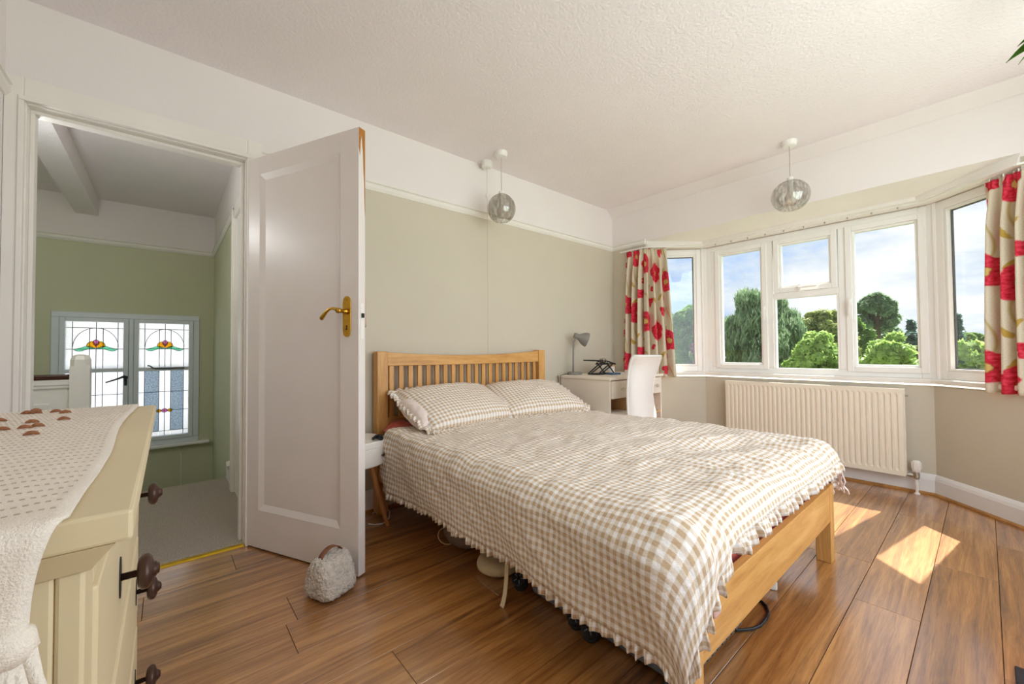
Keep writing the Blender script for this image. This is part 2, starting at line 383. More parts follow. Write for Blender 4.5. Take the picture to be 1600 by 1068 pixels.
# low walls of the bay (thick prisms following the outline)
def off(p, d):   # bay outline pushed outwards by d
    t = math.tan(R(22))*d
    x0 = L+.03 if d > 0 else L
    return {0: (x0, 2.148+d*1.42), 1: (3.97+d, 1.766+t), 2: (3.97+d, .234-t), 3: (x0, -.149-d*1.42)}[p]
inn = [BA, BB, BC, BD]; outp = [off(i, .26) for i in range(4)]
for i, (nm_, lb_) in enumerate((('wall_bay_left', 'low angled bay wall beside the desk'), ('wall_bay', 'low beige wall behind the radiator'), ('wall_bay_right', 'low angled bay wall at the far curtain'))):
    struct(MB().prism([inn[i], inn[i+1], outp[i+1], outp[i]], (-.02, SILL-.03)).build(nm_, 'wall_sage'), lb_, 'wall')
# bay soffit: sloping board, step, then the flat strip above the frames
def inset(p, d): return off(p, -d)
st = [inset(i, .13) for i in range(4)]; st[0] = (L, 2.13); st[3] = (L, -.135)
m = MB()
fr_ = [(L, BA[1], 2.07), (L, BA[1], 2.07), (L, BD[1], 2.07), (L, BD[1], 2.07)]
ss = [(L+.002, st[0][1], 2.03), (st[1][0], st[1][1], 2.02), (st[2][0], st[2][1], 2.02), (L+.002, st[3][1], 2.03)]
lo_ = [(x, y, z-.026) for x, y, z in ss]; ou = [(*off(i, .1), 1.985) for i in range(4)]; tp = [(*off(i, .1), 2.3) for i in range(4)]
vs_ = [(L, BA[1], 2.07), (L, BD[1], 2.07)]+ss+lo_+ou+tp
m.add(vs_, [(0, 2, 3), (0, 3, 4, 1), (1, 4, 5)]+[(2+i, 6+i, 7+i, 3+i) for i in range(3)]+[(6+i, 10+i, 11+i, 7+i) for i in range(3)]+[(10+i, 14+i, 15+i, 11+i) for i in range(3)]+[(14, 17, 16, 15), (0, 2, 6, 10), (1, 5, 9, 13)])
struct(m.build('ceiling_bay', 'gloss_white'), 'white stepped soffit over the bay window', 'ceiling')
outp2 = [off(i, .3) for i in range(4)]
B(XL-.12, L+.3, YR-.12, W+.12, H, H+.1).build('ceiling', 'ceiling_white'); struct(bpy.data.objects['ceiling'], 'white textured ceiling of the bedroom', 'ceiling')
# coving strip along the window wall
m = MB(); 
pr = [(L, H-.075), (L-.012, H-.07), (L-.05, H-.035), (L-.085, H-.004), (L-.085, H), (L, H)]
m.add([(x, YR, z) for x, z in pr]+[(x, W, z) for x, z in pr], [(i, (i+1) % 6, 6+(i+1) % 6, 6+i) for i in range(6)]+[(5, 4, 3, 2, 1, 0), (6, 7, 8, 9, 10, 11)])
struct(m.build('trim_1', 'wall_white'), 'soft coving where the ceiling meets the window wall', 'coving')
# picture rails
def rail(name, pts, label):
    m = MB(); prof = [(0, RAIL0), (.008, RAIL0), (.02, RAIL0+.018), (.02, RAIL1-.016), (.012, RAIL1-.008), (.024, RAIL1-.004), (.024, RAIL1), (0, RAIL1)]
    n = len(prof); vs_ = []
    for (x, y, nx, ny) in pts: vs_ += [(x+nx*d, y+ny*d, z) for d, z in prof]
    fs = [(j*n+i, j*n+(i+1) % n, (j+1)*n+(i+1) % n, (j+1)*n+i) for j in range(len(pts)-1) for i in range(n)]
    m.add(vs_, fs+[tuple(range(n)), tuple((len(pts)-1)*n+i for i in range(n))[::-1]])
    return struct(m.build(name, 'gloss_white'), label, 'picture rail')
rail('trim_2', [(DX1+.07, W, 0, -1), (L, W, -1, -1), (L, BA[1], -1, 0)], 'white picture rail along the headboard wall')
rail('trim_3', [(XL, W-.02, 1, 0), (XL, YR, 1, 0)], 'white picture rail on the wall behind the chest')
# skirting
def skirt(name, pts, label, mat='skirt_white', prof=None, cat='skirting'):
    m = MB(); prof = prof or [(0, 0), (.018, 0), (.018, .1), (.013, .118), (.006, .132), (0, .138)]
    n = len(prof); vs_ = []
    for i, p in enumerate(pts):
        p = Vector(p); dirs = []
        if i: dirs.append((p-Vector(pts[i-1])).normalized())
        if i < len(pts)-1: dirs.append((Vector(pts[i+1])-p).normalized())
        ns = [Vector((-d.y, d.x)) for d in dirs]; nn = sum(ns, Vector((0, 0))).normalized(); sc = 1/max(.4, nn.dot(ns[0]))
        vs_ += [(p.x+nn.x*d*sc, p.y+nn.y*d*sc, z) for d, z in prof]
    fs = [(j*n+i, j*n+(i+1) % n, (j+1)*n+(i+1) % n, (j+1)*n+i) for j in range(len(pts)-1) for i in range(n)]
    m.add(vs_, fs+[tuple(range(n)), tuple((len(pts)-1)*n+i for i in range(n))[::-1]])
    return struct(m.build(name, mat), label, cat)
path = [(L, YR), BD, BC, BB, BA, (L, W)]
skirt('baseboard_window', path, 'white skirting board around the bay below the radiator')
skirt('baseboard_back', [(L, W), (DX1+.075, W)], 'white skirting board behind the oak bed')
skirt('baseboard_right', [(XL, YR), (L, YR)], 'white skirting board on the wall opposite the bed')
q = [(.018, 0), (.034, 0), (.033, .008), (.028, .014), (.018, .017)]
skirt('trim_4', path, 'oak quadrant bead along the bay skirting', 'bead_oak', q, 'floor bead')
skirt('trim_5', [(L, W), (DX1+.075, W)], 'oak quadrant bead along the headboard wall skirting', 'bead_oak', q, 'floor bead')

# floor with its laminate planks
fl = B(XL-.1, 4.2, YR-.1, W+.06, -.06, -.011).build('floor', 'soil'); struct(fl, 'oak laminate floor of wide planks', 'floor')
JO = {-2: 2.3, -1: 1.93, 0: 2.71, 1: 2.10, 2: 3.76, 3: 1.2, 4: 2.55, 5: 1.85, 6: 3.1, 7: 2.3, 8: 1.6, 9: 2.9, 10: .62, 11: -.066, 12: .25, 13: 1.0}
G = .0009
plank_mesh = None
for kk in range(-3, 14):
    y0 = max(YR, -.015+.19*kk); y1 = min(W+.06, -.015+.19*(kk+1))
    if y1-y0 < .01: continue
    xs = [JO.get(kk, 1.5)+1.26*i for i in range(-4, 5)]
    for a, b in zip(xs, xs[1:]):
        a, b = max(a, XL), min(b, 4.1)
        if b-a < .02: continue
        if y0 > W-.001: continue
        full = abs((b-a)-1.26) < 1e-6 and abs(y1-y0-.19) < 1e-6
        if full and plank_mesh:
            o = bpy.data.objects.new('plank', plank_mesh); COL.objects.link(o); o.location = (a, y0, 0); o.parent = fl
        else:
            la, lb = b-a, y1-y0
            mm = MB().add([(x, y, z) for z, e_ in ((-.011, G), (-.0008, G), (0, G+.0008)) for x, y in ((e_, e_), (la-e_, e_), (la-e_, lb-e_), (e_, lb-e_))],
                [(3, 2, 1, 0), (8, 9, 10, 11)]+[(j*4+i, j*4+(i+1) % 4, (j+1)*4+(i+1) % 4, (j+1)*4+i) for j in (0, 1) for i in range(4)])
            o = mm.build('plank', 'floor_oak', fl); o.location = (a, y0, 0)
            if full: plank_mesh = o.data

# ---------------------------------------------------------------- doorway and door
m = MB(); T = .03
m.box(DX0-T, DX0, W-.002, W+.122, 0, DH+T); m.box(DX1, DX1+T, W-.002, W+.122, 0, DH+T); m.box(DX0, DX1, W-.002, W+.122, DH, DH+T)
m.box(DX0, DX0+.014, W+.045, W+.1, 0, DH-.014); m.box(DX1-.014, DX1, W+.045, W+.1, 0, DH-.014); m.box(DX0, DX1, W+.045, W+.1, DH-.014, DH)
dl = struct(m.build('trim_6', 'gloss_white', bevel=.002), 'white painted door lining with stop', 'door frame')
m = MB()
m.box(XL+.001, DX0-.006, W-.022, W, 0, DH+.1); m.box(DX1+.006, DX1+.072, W-.022, W, 0, DH+.1); m.box(DX0-.006, DX1+.006, W-.02, W, DH+.006, DH+.1)
m.box(DX0-.02, DX0-.004, W-.03, W-.001, 0, DH+.003); m.box(DX0-.02, DX1+.02, W-.03, W-.001, DH+.004, DH+.022); m.box(DX1+.004, DX1+.02, W-.03, W-.001, 0, DH+.003)
struct(m.build('trim_7', 'gloss_white', bevel=.0025), 'white architrave around the open doorway', 'architrave')
# leaf: local x along the width from the hinge, y thickness, z up
hx, hy = .318, 2.512; DWID, DTH, DHT = .768, .04, 2.012
ang = math.atan2(1.793-hy, .663-hx)
dr = sthing('door_1', 'open white painted panel door with brass handle', 'door', (hx, hy, 0)); dr.rotation_euler.z = ang
def dpart(mb, name, mat, **k):
    o = mb.build(name, mat, **k); o.parent = k.get('parent') or dr; return o
# camera side of the leaf is local y=0 ... leaf spans y 0..DTH (behind)
z0, z1 = .008, .008+DHT; px0, px1, pz0, pz1 = .095, .655, .20, 1.925
m = MB()
m.box(0, px0, 0, DTH, z0, z1); m.box(px1, DWID, 0, DTH, z0, z1); m.box(px0, px1, 0, DTH, z0, pz0); m.box(px0, px1, 0, DTH, pz1, z1)
leaf = m.build('leaf', 'door_paint', bevel=.0015); leaf.parent = dr
o = B(px0, px1, .012, DTH-.012, pz0, pz1).build('panel', 'door_paint'); o.parent = dr
m = MB()
for s in (0, 1):
    ya, yb = (0, .012) if s == 0 else (DTH, DTH-.012); mo = .028
    for a, b in (((px0, pz0), (px1, pz0)), ((px1, pz0), (px1, pz1)), ((px1, pz1), (px0, pz1)), ((px0, pz1), (px0, pz0))):
        ca, cb = [(x+(mo if x == px0 else -mo), z+(mo if z == pz0 else -mo)) for x, z in (a, b)]
        m.add([(a[0], ya, a[1]), (b[0], ya, b[1]), (cb[0], yb, cb[1]), (ca[0], yb, ca[1])], [(0, 1, 2, 3)])
o = m.build('panel_moulding', 'door_paint'); o.parent = dr
# worn edge, latch plate
m = MB(); rr = random.Random(4); seq = [(.0, .0), (0, .05)]
poly = [(DTH-.001, 0), (.001, 0), (.001, -.09), (.008, -.13), (.013, -.06), (.019, -.03), (.022, -.075), (.026, -.10), (.029, -.18), (.033, -.24), (.036, -.36), (DTH-.001, -.40)]
m.add([(DWID+.0007, y, z1+z) for y, z in poly]+[(DWID+.0001, y, z1+z) for y, z in poly], [tuple(range(12)), tuple(range(23, 11, -1))])
o = m.build('bare_edge', 'bare_wood'); o.parent = dr; o['label'] = 'bare brown wood where the paint has worn off'
o = MB().box(DWID-.001, DWID+.0012, .012, .03, 1.06, 1.22).build('latch_plate', 'gloss_white'); o.parent = dr
o2 = MB().box(DWID, DWID+.01, .015, .026, 1.155, 1.175).build('latch_bolt', 'iron_dark'); o2.parent = o
def dhandle(side):
    y = 0 if side == 0 else DTH; d = -1 if side == 0 else 1
    M = Matrix(((1, 0, 0, .70), (0, 0, d, y), (0, 1, 0, 1.162), (0, 0, 0, 1)))
    pl = []
    for i in range(9): a = math.pi*i/8; pl.append((.021*math.cos(a), .075+.018*math.sin(a)))
    pl += [(-.0235, .06), (-.0235, -.06)]
    for i in range(9): a = math.pi+math.pi*i/8; pl.append((.021*math.cos(a), -.075+.018*math.sin(a)))
    pl += [(.0235, -.06), (.0235, .06)]
    b = MB().prism(pl, (0, .004), M).build('handle_plate', 'brass', bevel=.0012); b.parent = dr
    hb = MB(); c = Vector((.70, y, 1.185))
    hb.lathe([(.013, .003), (.013, .012), (.009, .016), (.009, .04), (.012, .046), (.0115, .056), (0, .058)], c, 16, Matrix(((1, 0, 0, 0), (0, 0, d, 0), (0, 1, 0, 0), (0, 0, 0, 1))))
    pts = [(c.x-.105*t, y+d*(.047+.004*math.sin(t*3)), c.z+.012*math.sin(t*math.pi*1.15)*1.2-.022*t*t) for t in [i/14 for i in range(15)]]
    hb.tube(pts, [.0095-.0035*math.sin(min(1, t/14*1.1)*math.pi) for t in range(15)], 10)
    hb.lathe([(0, -.011), (.007, -.008), (.0095, 0), (.007, .008), (0, .011)], pts[-1], 10)
    o = hb.build('handle_lever', 'brass', b, smooth=True)
    o = MB().prism([(-.004, -.04), (.004, -.04), (.0025, -.052), (.005, -.056), (.003, -.061), (-.003, -.061), (-.005, -.056), (-.0025, -.052)][::-1], (.0038, .0046), M).build('keyhole', 'iron_dark', b)
    sc = MB()
    for yy in (.076, -.076): sc.lathe([(.0035, .004), (.003, .0055), (0, .006)], M @ Vector((0, yy, 0)), 8, M.to_3x3().to_4x4())
    sc.build('screw', 'brass', b)
dhandle(0); dhandle(1)
# strip under the doorway
struct(MB().add([(x, y, z) for x in (DX0, DX1) for y, z in ((W-.022, 0), (W-.016, .006), (W-.003, .008), (W+.012, .006), (W+.016, 0))], [(0, 1, 6, 5), (1, 2, 7, 6), (2, 3, 8, 7), (3, 4, 9, 8), (0, 5, 9, 4), (0, 4, 3, 2, 1), (5, 6, 7, 8, 9)]).build('trim_8', 'brass_strip'), 'brass threshold strip across the doorway', 'threshold')

# ---------------------------------------------------------------- landing
o = B(-1.7, HX, W+.012, 3.96, -.2, .012).build('floor_landing', 'carpet', bevel=.012); struct(o, 'beige loop carpet on the landing', 'floor')
m = MB()
for i in range(6): m.box(-.40, HX, 3.96+.235*i-.0, 3.96+.235*(i+1), -2.6, -.19*(i+1))
struct(m.build('floor_stairs', 'carpet'), 'carpeted stairs dropping away from the landing', 'stairs')
struct(B(-1.7, HX+.12, HY, HY+.2, -2.7, H).build('wall_landing', 'wall_hall'), 'sage green wall around the stained glass window', 'wall')
wlo = bpy.data.objects['wall_landing']
# cut the window hole by rebuilding the wall from four boxes
SX0, SX1, SZ0, SZ1 = -.79, .256, .09, 1.39
bpy.data.objects.remove(wlo)
m = MB().box(-1.7, SX0, HY, HY+.2, -2.7, RAIL0); m.box(SX1, HX+.12, HY, HY+.2, -2.7, RAIL0); m.box(SX0, SX1, HY, HY+.2, -2.7, SZ0); m.box(SX0, SX1, HY, HY+.2, SZ1, RAIL0)
wlo = struct(m.build('wall_landing', 'wall_hall'), 'sage green wall around the stained glass window', 'wall')
B(-1.7, HX+.12, HY, HY+.2, RAIL0, H).build('white_band', 'wall_white', wlo)
m = MB().box(HX, HX+.12, W+.12, HY, -2.7, RAIL0)
whr = struct(m.build('wall_landing_right', 'wall_hall'), 'sage landing wall beside the stairs', 'wall'); B(HX, HX+.12, W+.12, HY, RAIL0, H).build('white_band', 'wall_white', whr)
struct(B(-1.82, -1.7, W, HY+.2, -2.7, H).build('wall_landing_left', 'wall_hall'), 'landing wall hidden beyond the banister', 'wall')
struct(B(-1.82, XL-.12, W-.1, W+.12, -2.7, H).build('wall_landing_front', 'wall_hall'), 'landing wall backing on the bedroom', 'wall')
struct(B(-1.82, HX+.12, W+.12, HY+.2, H, H+.1).build('ceiling_landing', 'ceiling_white'), 'white ceiling of the landing', 'ceiling')
struct(B(-1.82, HX+.12, 3.96, HY+.2, -2.75, -2.6).build('floor_lower', 'carpet'), 'lower hall floor at the foot of the stairs', 'floor')
struct(B(-.655, -.505, W+.12, HY, 2.30, H).build('trim_9', 'ceiling_white'), 'white ceiling beam crossing the landing', 'beam')
rail('trim_10', [(HX, 3.62, -1, 0), (HX, HY, -1, -1), (-1.7, HY, 0, -1)], 'white picture rail around the landing')
m = MB()
for a, b in ((3.50, 3.585),): m.box(HX-.022, HX, a, b, 0, 2.06); m.box(HX-.03, HX, a+.01, a+.035, 0, 2.04); m.box(HX-.03, HX, b-.022, b-.006, 0, 2.05)
m.box(HX-.022, HX, 2.75, 3.585, 1.975, 2.06); m.box(HX-.022, HX, 2.68, 2.76, 0, 2.06)
struct(m.build('trim_11', 'gloss_white', bevel=.003), 'white architrave of the side door on the landing', 'architrave')
o = MB().box(HX-.006, HX+.001, 2.76, 3.50, .01, 1.975).build('door_2', 'gloss_white'); struct(o, 'closed white side door on the landing', 'door')
sk = struct(MB().box(HX-.016, HX, 3.585, 3.95, .0, .135).build('baseboard_landing', 'skirt_white', bevel=.003), 'short white skirting at the top of the stairs', 'skirting')
ct = MB().obox((HX-.02, 3.75, .15), (.012, 0, .003), (0, .03, .012), (-.003, -.008, .016)); tag(ct.build('corner_guard', 'white_metal', bevel=.003), 'small white plastic cap on the landing skirting', 'skirting cap')
# banister
bn = thing('banister', 'white panelled banister with dark handrail and newel post', 'banister', (-.443, 3.96, 0))
nm = MB(); nm.box(-.49, -.396, 3.915, 4.005, 0, .90)
ch = .03; a0, a1, b0, b1 = -.49, -.396, 3.915, 4.005
base = [(a0, b0), (a1, b0), (a1, b1), (a0, b1)]
oct_ = lambda c: [(a0+c, b0), (a1-c, b0), (a1, b0+c), (a1, b1-c), (a1-c, b1), (a0+c, b1), (a0, b1-c), (a0, b0+c)]
nm.add([(x, y, .90) for x, y in oct_(.0001)]+[(x, y, .925) for x, y in oct_(.022)]+[(x, y, .965) for x, y in oct_(.024)]+[(lerp(-.443, x, .78), lerp(3.96, y, .78), .99) for x, y in oct_(.024)]+[(lerp(-.443, x, .3), lerp(3.96, y, .3), 1.0) for x, y in oct_(.024)],
    [(j*8+i, j*8+(i+1) % 8, (j+1)*8+(i+1) % 8, (j+1)*8+i) for j in range(4) for i in range(8)]+[tuple(32+i for i in range(8))])
nm.build('newel_post', 'gloss_white', bn, bevel=.002)
pm = MB().box(-1.7, -.49, 3.945, 3.985, 0, .83)
for x1 in (-.58, -1.18): pm.box(x1-.52, x1, 3.937, 3.945, .12, .15); pm.box(x1-.52, x1, 3.937, 3.945, .65, .68); pm.box(x1-.03, x1, 3.937, 3.945, .15, .65); pm.box(x1-.52, x1-.49, 3.937, 3.945, .15, .65)
pm.box(-1.7, -.49, 3.932, 3.998, .78, .80); pm.box(-1.7, -.49, 3.925, 4.0, .80, .835)
pm.build('panelling', 'gloss_white', bn, bevel=.002)
B(-1.7, -.49, 3.92, 4.01, .835, .868).build('handrail', 'handrail', bn, bevel=.008)

# lantern on the landing
lt = thing('hall_lantern', 'glass lantern with dark metal caps hanging on the landing', 'lantern', (-.577, 3.0, 2.30))
LC = (-.577, 3.0, -.15)
MB().lathe([(.02, 1.90), (.062, 1.905), (.066, 1.915), (.05, 1.925), (.05, 1.93)], LC, 20).build('bottom_cap', 'iron_dark', lt, smooth=True)
MB().lathe([(.05, 2.12), (.064, 2.125), (.06, 2.14), (.03, 2.155), (.006, 2.17), (.006, 2.435), (.03, 2.448)], LC, 20).build('top_cap', 'iron_dark', lt, smooth=True)
MB().lathe([(.056, 1.92), (.056, 2.13)], LC, 24, cap=False).build('glass_cylinder', 'crystal', lt, smooth=True)
pl = bpy.data.lights.new('hall_bulb', 'POINT'); pl.energy = HALL_W; pl.color = (.96, .98, 1); pl.shadow_soft_size = .05
po = bpy.data.objects.new('hall_bulb', pl); COL.objects.link(po); po.location = (LC[0], LC[1], 1.87); link_parent(po, lt)

# stained glass window
sw = sthing('window_1', 'white casement window with stained glass tulips over the stairs', 'window', (-.27, HY, SZ0))
m = MB(); y0, y1 = HY-.02, HY+.06
m.box(SX0, SX1, y0, y1, SZ1-.05, SZ1); m.box(SX0, SX1, y0, y1, SZ0, SZ0+.05); m.box(SX0, SX0+.05, y0, y1, SZ0+.05, SZ1-.05); m.box(SX1-.05, SX1, y0, y1, SZ0+.05, SZ1-.05)
m.box(-.285, -.25, y0, y1, SZ0+.05, SZ1-.05); m.build('frame', 'window_paint', sw, bevel=.006)
B(SX0-.05, SX1+.09, HY-.07, HY, SZ0-.03, SZ0).build('sill', 'sill_paint', sw, bevel=.008)
TR = .83
for s in (0, 1):
    xa, xb = ((SX0+.052, -.287), (-.248, SX1-.052))[s]
    za, zb = SZ0+.052, SZ1-.052; fw = .035
    m = MB().box(xa, xa+fw, y0-.012, y1-.02, za, zb); m.box(xb-fw, xb, y0-.012, y1-.02, za, zb); m.box(xa+fw, xb-fw, y0-.012, y1-.02, za, za+fw); m.box(xa+fw, xb-fw, y0-.012, y1-.02, zb-fw, zb); m.box(xa+fw, xb-fw, y0-.012, y1-.02, TR, TR+.035)
    sash = m.build('sash', 'window_paint', sw, bevel=.004)
    gx0, gx1, gz0, gz1 = xa+fw, xb-fw, za+fw, zb-fw; gw = gx1-gx0
    cx = [gx0+gw*t for t in (0, .11, .395, .51, .63, .895, 1)]
    yg = HY+.012; ld = MB()
    def lead(ax, az, bx, bz, r=.0028): ld.tube([(ax, yg-.003, az), (bx, yg-.003, bz)], r, 6)
    def pane(x0_, x1_, zz0, zz1, mat): MB().box(x0_+.001, x1_-.001, yg-.002, yg+.002, zz0+.001, zz1-.001).build('pane', mat, sash)
    # lower light
    rows = [gz0, gz0+.045, gz0+.25, gz0+.44, TR]
    for i in range(6):
        for j in range(4): pane(cx[i], cx[i+1], rows[j], rows[j+1], 'glass_hammered' if (s == 1 and i in (1, 4) and j > 0) else 'glass_obscure')
    for x in cx[1:-1]:
        lead(x, gz0 if x != cx[2] and x != cx[4] else rows[1], x, TR)
    for z in rows[1:-1]: lead(gx0, z, gx1, z)
    # buds along the second bar
    def disc(cx_, cz_, rx, rz, mat, yo=-.0045):
        MB().prism([(cx_+rx*math.cos(2*math.pi*i/14), cz_+rz*math.sin(2*math.pi*i/14)) for i in range(14)], (-.002, .002), Matrix(((1, 0, 0, 0), (0, 0, -1, yg+yo), (0, 1, 0, 0), (0, 0, 0, 1)))).build('pane', mat, sash)
        ld.tube([(cx_+rx*math.cos(2*math.pi*i/14), yg-.007, cz_+rz*math.sin(2*math.pi*i/14)) for i in range(14)], .0024, 6, True)
    disc(cx[3], rows[2], .024, .020, 'glass_pink')
    for q_ in (-1, 1): disc(cx[3]+q_*.043, rows[2], .019, .017, 'glass_yellow')
    # upper light
    u0, u1 = TR+.035, gz1; rows = [u0, u0+(u1-u0)*.42, u0+(u1-u0)*.87, u1]
    for i in range(6):
        for j in range(3): pane(cx[i], cx[i+1], rows[j], rows[j+1], 'glass_obscure')
    for x in cx[1:-1]:
        lead(x, u0, x, u1 if x not in (cx[2], cx[4]) else rows[2])
    for z in rows[1:-1]: lead(gx0, z, gx1, z)
    ccx, aw, az0, ah = cx[3], (cx[5]-cx[1])/2, rows[1]+.02, rows[2]-rows[1]-.02
    ld.tube([(ccx+aw*math.cos(math.pi*i/24), yg-.004, az0+ah*math.sin(math.pi*i/24)) for i in range(25)], .0026, 6)
    MX = Matrix(((1, 0, 0, ccx), (0, 0, -1, yg-.0045), (0, 1, 0, rows[1]), (0, 0, 0, 1)))
    def shape(pts, mat, lift=0):
        MB().prism(pts, (-.002+lift, .002+lift), MX).build('petal', mat, sash); ld.tube([MX @ Vector((x, z, .003+lift)) for x, z in pts], .0024, 6, True)
    pw = .062; ph = .085
    for q_ in (-1, 1):
        lf = [(q_*aw*t, .020*math.sin(t*math.pi*.95)*1.0+.010*math.sin(t*6)) for t in [i/10 for i in range(11)]]+[(q_*aw*t, -.012*math.sin(t*math.pi)+.012*math.sin(t*6)) for t in [i/10 for i in range(9, 0, -1)]]
        shape(lf, 'glass_green')
        shape([(0, .012), (q_*.03, .012), (q_*.055, .018), (q_*pw, .032), (q_*.055, .055), (q_*.035, .07), (q_*.018, .074), (0, .03)], 'glass_yellow', .001)
    shape([(0, .022), (.018, .045), (.022, .062), (.014, .08), (0, .09), (-.014, .08), (-.022, .062), (-.018, .045)], 'glass_pink', .003)
    ld.build('lead_lattice', 'lead', sash)
    if s == 0:
        hb = MB().box(xb-.026, xb-.006, y0-.02, y0-.012, .70, .79); hb.tube([(xb-.016, y0-.03, .79), (xb-.07, y0-.034, .765), (xb-.15, y0-.036, .735)], [.012, .008, .006], 8); hb.lathe([(.016, -.02), (.016, .0)], (xb-.016, y0-.02, .785), 10)
        hb.build('window_handle', 'iron_dark', sash)
    else:
        MB().tube([(xa+.10, y0-.03, TR+.055), (xa+.12, y0-.03, TR+.05), (xa+.14, y0-.03, TR+.03), (xa+.17, y0-.03, TR+.022), (xb-.07, y0-.03, TR+.024)], .006, 8).build('window_stay', 'iron_dark', sash)
tag(MB().tube([(.02, HY-.004, .06), (.06, HY-.004, .055), (.1, HY-.004, .03), (.115, HY-.004, -.05), (.115, HY-.004, -1.0)], .004, 6).build('wall_cable', 'cable_white'), 'thin cable clipped down the landing wall below the sill', 'cable')

# ---------------------------------------------------------------- bay windows
def window(name, label, P, t, n, length, parts):
    P, t, n = Vector((*P, 0)), Vector((*t, 0)).normalized(), Vector((*n, 0)).normalized(); up = Vector((0, 0, 1))
    root = sthing(name, label, 'window', P+Vector((0, 0, SILL)))
    def bx(m, s0, s1, z0_, z1_, d0=-.03, d1=.03): m.obox(P+t*(s0+s1)/2+n*(d0+d1)/2+up*(z0_+z1_)/2, t*abs(s1-s0)/2, n*(d1-d0)/2, up*abs(z1_-z0_)/2)
    parts(root, bx, P, t, n, length); return root
def ring(bx, m, s0, s1, za, zb, w, d0, d1):
    bx(m, s0, s0+w, za, zb, d0, d1); bx(m, s1-w, s1, za, zb, d0, d1); bx(m, s0+w, s1-w, za, za+w, d0, d1); bx(m, s0+w, s1-w, zb-w, zb, d0, d1)
ZB, ZT = .785, 1.985
def handle(root, P, t, n, s, z, vert=True):
    m = MB(); c = P+t*s+n*(-.04)+Vector((0, 0, z)); up = Vector((0, 0, 1))
    m.obox(c, t*.011, n*.006, up*.03); m.obox(c-n*.014, t*.009, n*.012, up*.011)
    if vert: m.obox(c-n*.026-up*.05, t*.008, n*.006, up*.058)
    else: m.obox(c-n*.026+t*.055, t*.065, n*.006, up*.008)
    m.build('handle', 'white_metal', root, bevel=.003)
def sash(root, bx, s0, s1, za, zb, w=.056):
    m = MB(); ring(bx, m, s0, s1, za, zb, w-.016, -.042, .03); o = m.build('sash', 'upvc', root, bevel=.004)
    m = MB(); ring(bx, m, s0+w-.016, s1-w+.016, za+w-.016, zb-w+.016, .016, -.022, .02); m.build('glazing_bead', 'upvc', o, bevel=.003)
    m = MB(); bx(m, s0+w-.004, s1-w+.004, za+w-.004, zb-w+.004, .0, .008); m.build('pane', 'pane_clear', o)
    return o
def centre(root, bx, P, t, n, ln):
    Y0 = P.y; S = lambda y: Y0-y
    m = MB(); ring(bx, m, 0.03, ln-.03, ZB, ZT, .05, -.03, .035); bx(m, .08, .125, ZB+.05, ZT-.05, -.03, .035)
    bx(m, S(1.235), S(1.188), ZB+.05, ZT-.05, -.03, .035); bx(m, S(.737), S(.69), ZB+.05, ZT-.05, -.03, .035); bx(m, S(1.188), S(.737), 1.432, 1.478, -.03, .035)
    m.build('frame', 'upvc', root, bevel=.004)
    a = sash(root, bx, S(1.672), S(1.232), ZB+.035, ZT-.045); b = sash(root, bx, S(.693), S(.252), ZB+.035, ZT-.045); c = sash(root, bx, S(1.18), S(.742), 1.478, ZT-.045)
    m = MB(); ring(bx, m, S(1.19), S(.735), .805, 1.444, .018, -.024, .02); o = m.build('glazing_bead', 'upvc', root, bevel=.003)
    m = MB(); bx(m, S(1.176), S(.749), .818, 1.431, .0, .008); m.build('pane', 'pane_clear', root)
    handle(a, P, t, n, S(1.255), 1.36); handle(b, P, t, n, S(.672), 1.36); handle(c, P, t, n, S(.99), 1.505, False)
def splay(hinge):
    def f(root, bx, P, t, n, ln):
        m = MB(); ring(bx, m, .03, ln-.03, ZB, ZT, .055, -.03, .035); m.build('frame', 'upvc', root, bevel=.004)
        m = MB(); ring(bx, m, .085, ln-.085, ZB+.055, ZT-.055, .016, -.022, .02); o = m.build('glazing_bead', 'upvc', root, bevel=.003)
        m = MB(); bx(m, .09, ln-.09, ZB+.06, ZT-.06, .0, .008); m.build('pane', 'pane_clear', root)
        m = MB(); ring(bx, m, .101, ln-.101, ZB+.071, ZT-.071, .006, .008, .02); m.build('gasket', 'case_dark', root)
    return f
o0, o1, o2, o3 = [Vector(off(i, .06)) for i in range(4)]
o0 = o1+(o0-o1).normalized()*.62; o3 = o2+(o3-o2).normalized()*.62
window('window_2', 'middle bay window of three lights with a small top-hung fanlight', o1, o2-o1, (1, 0), (o2-o1).length, centre)
t_ = (o1-o0).normalized(); window('window_3', 'angled bay window beside the desk and poppy curtain', o0, t_, (-t_.y, t_.x) if -t_.y > 0 else (t_.y, -t_.x), (o1-o0).length, splay(0))
t_ = (o3-o2).normalized(); window('window_4', 'angled bay window at the far end from the desk', o2, t_, (-t_.y, t_.x) if -t_.y > 0 else (t_.y, -t_.x), (o3-o2).length, splay(1))
for i, c in ((12, o1), (13, o2)):
    m = MB().lathe([(.052, ZB-.01), (.052, ZT)], (c.x+.005, c.y, 0), 8); m.lathe([(.012, ZB), (.012, ZT)], (c.x-.045, c.y, 0), 8)
    struct(m.build('trim_%d' % i, 'upvc'), 'white corner post between two bay windows', 'window post')
sp_in = [(L-.02, 2.148+.02), inset(1, .028), inset(2, .028), (L-.02, -.149-.02)]; sp_out = [off(i, .1) for i in range(4)]
struct(MB().prism(sp_in+sp_out[::-1], (SILL-.012, ZB)).build('trim_14', 'gloss_white', bevel=.008, seg=3), 'white window board running around the bay', 'window sill')
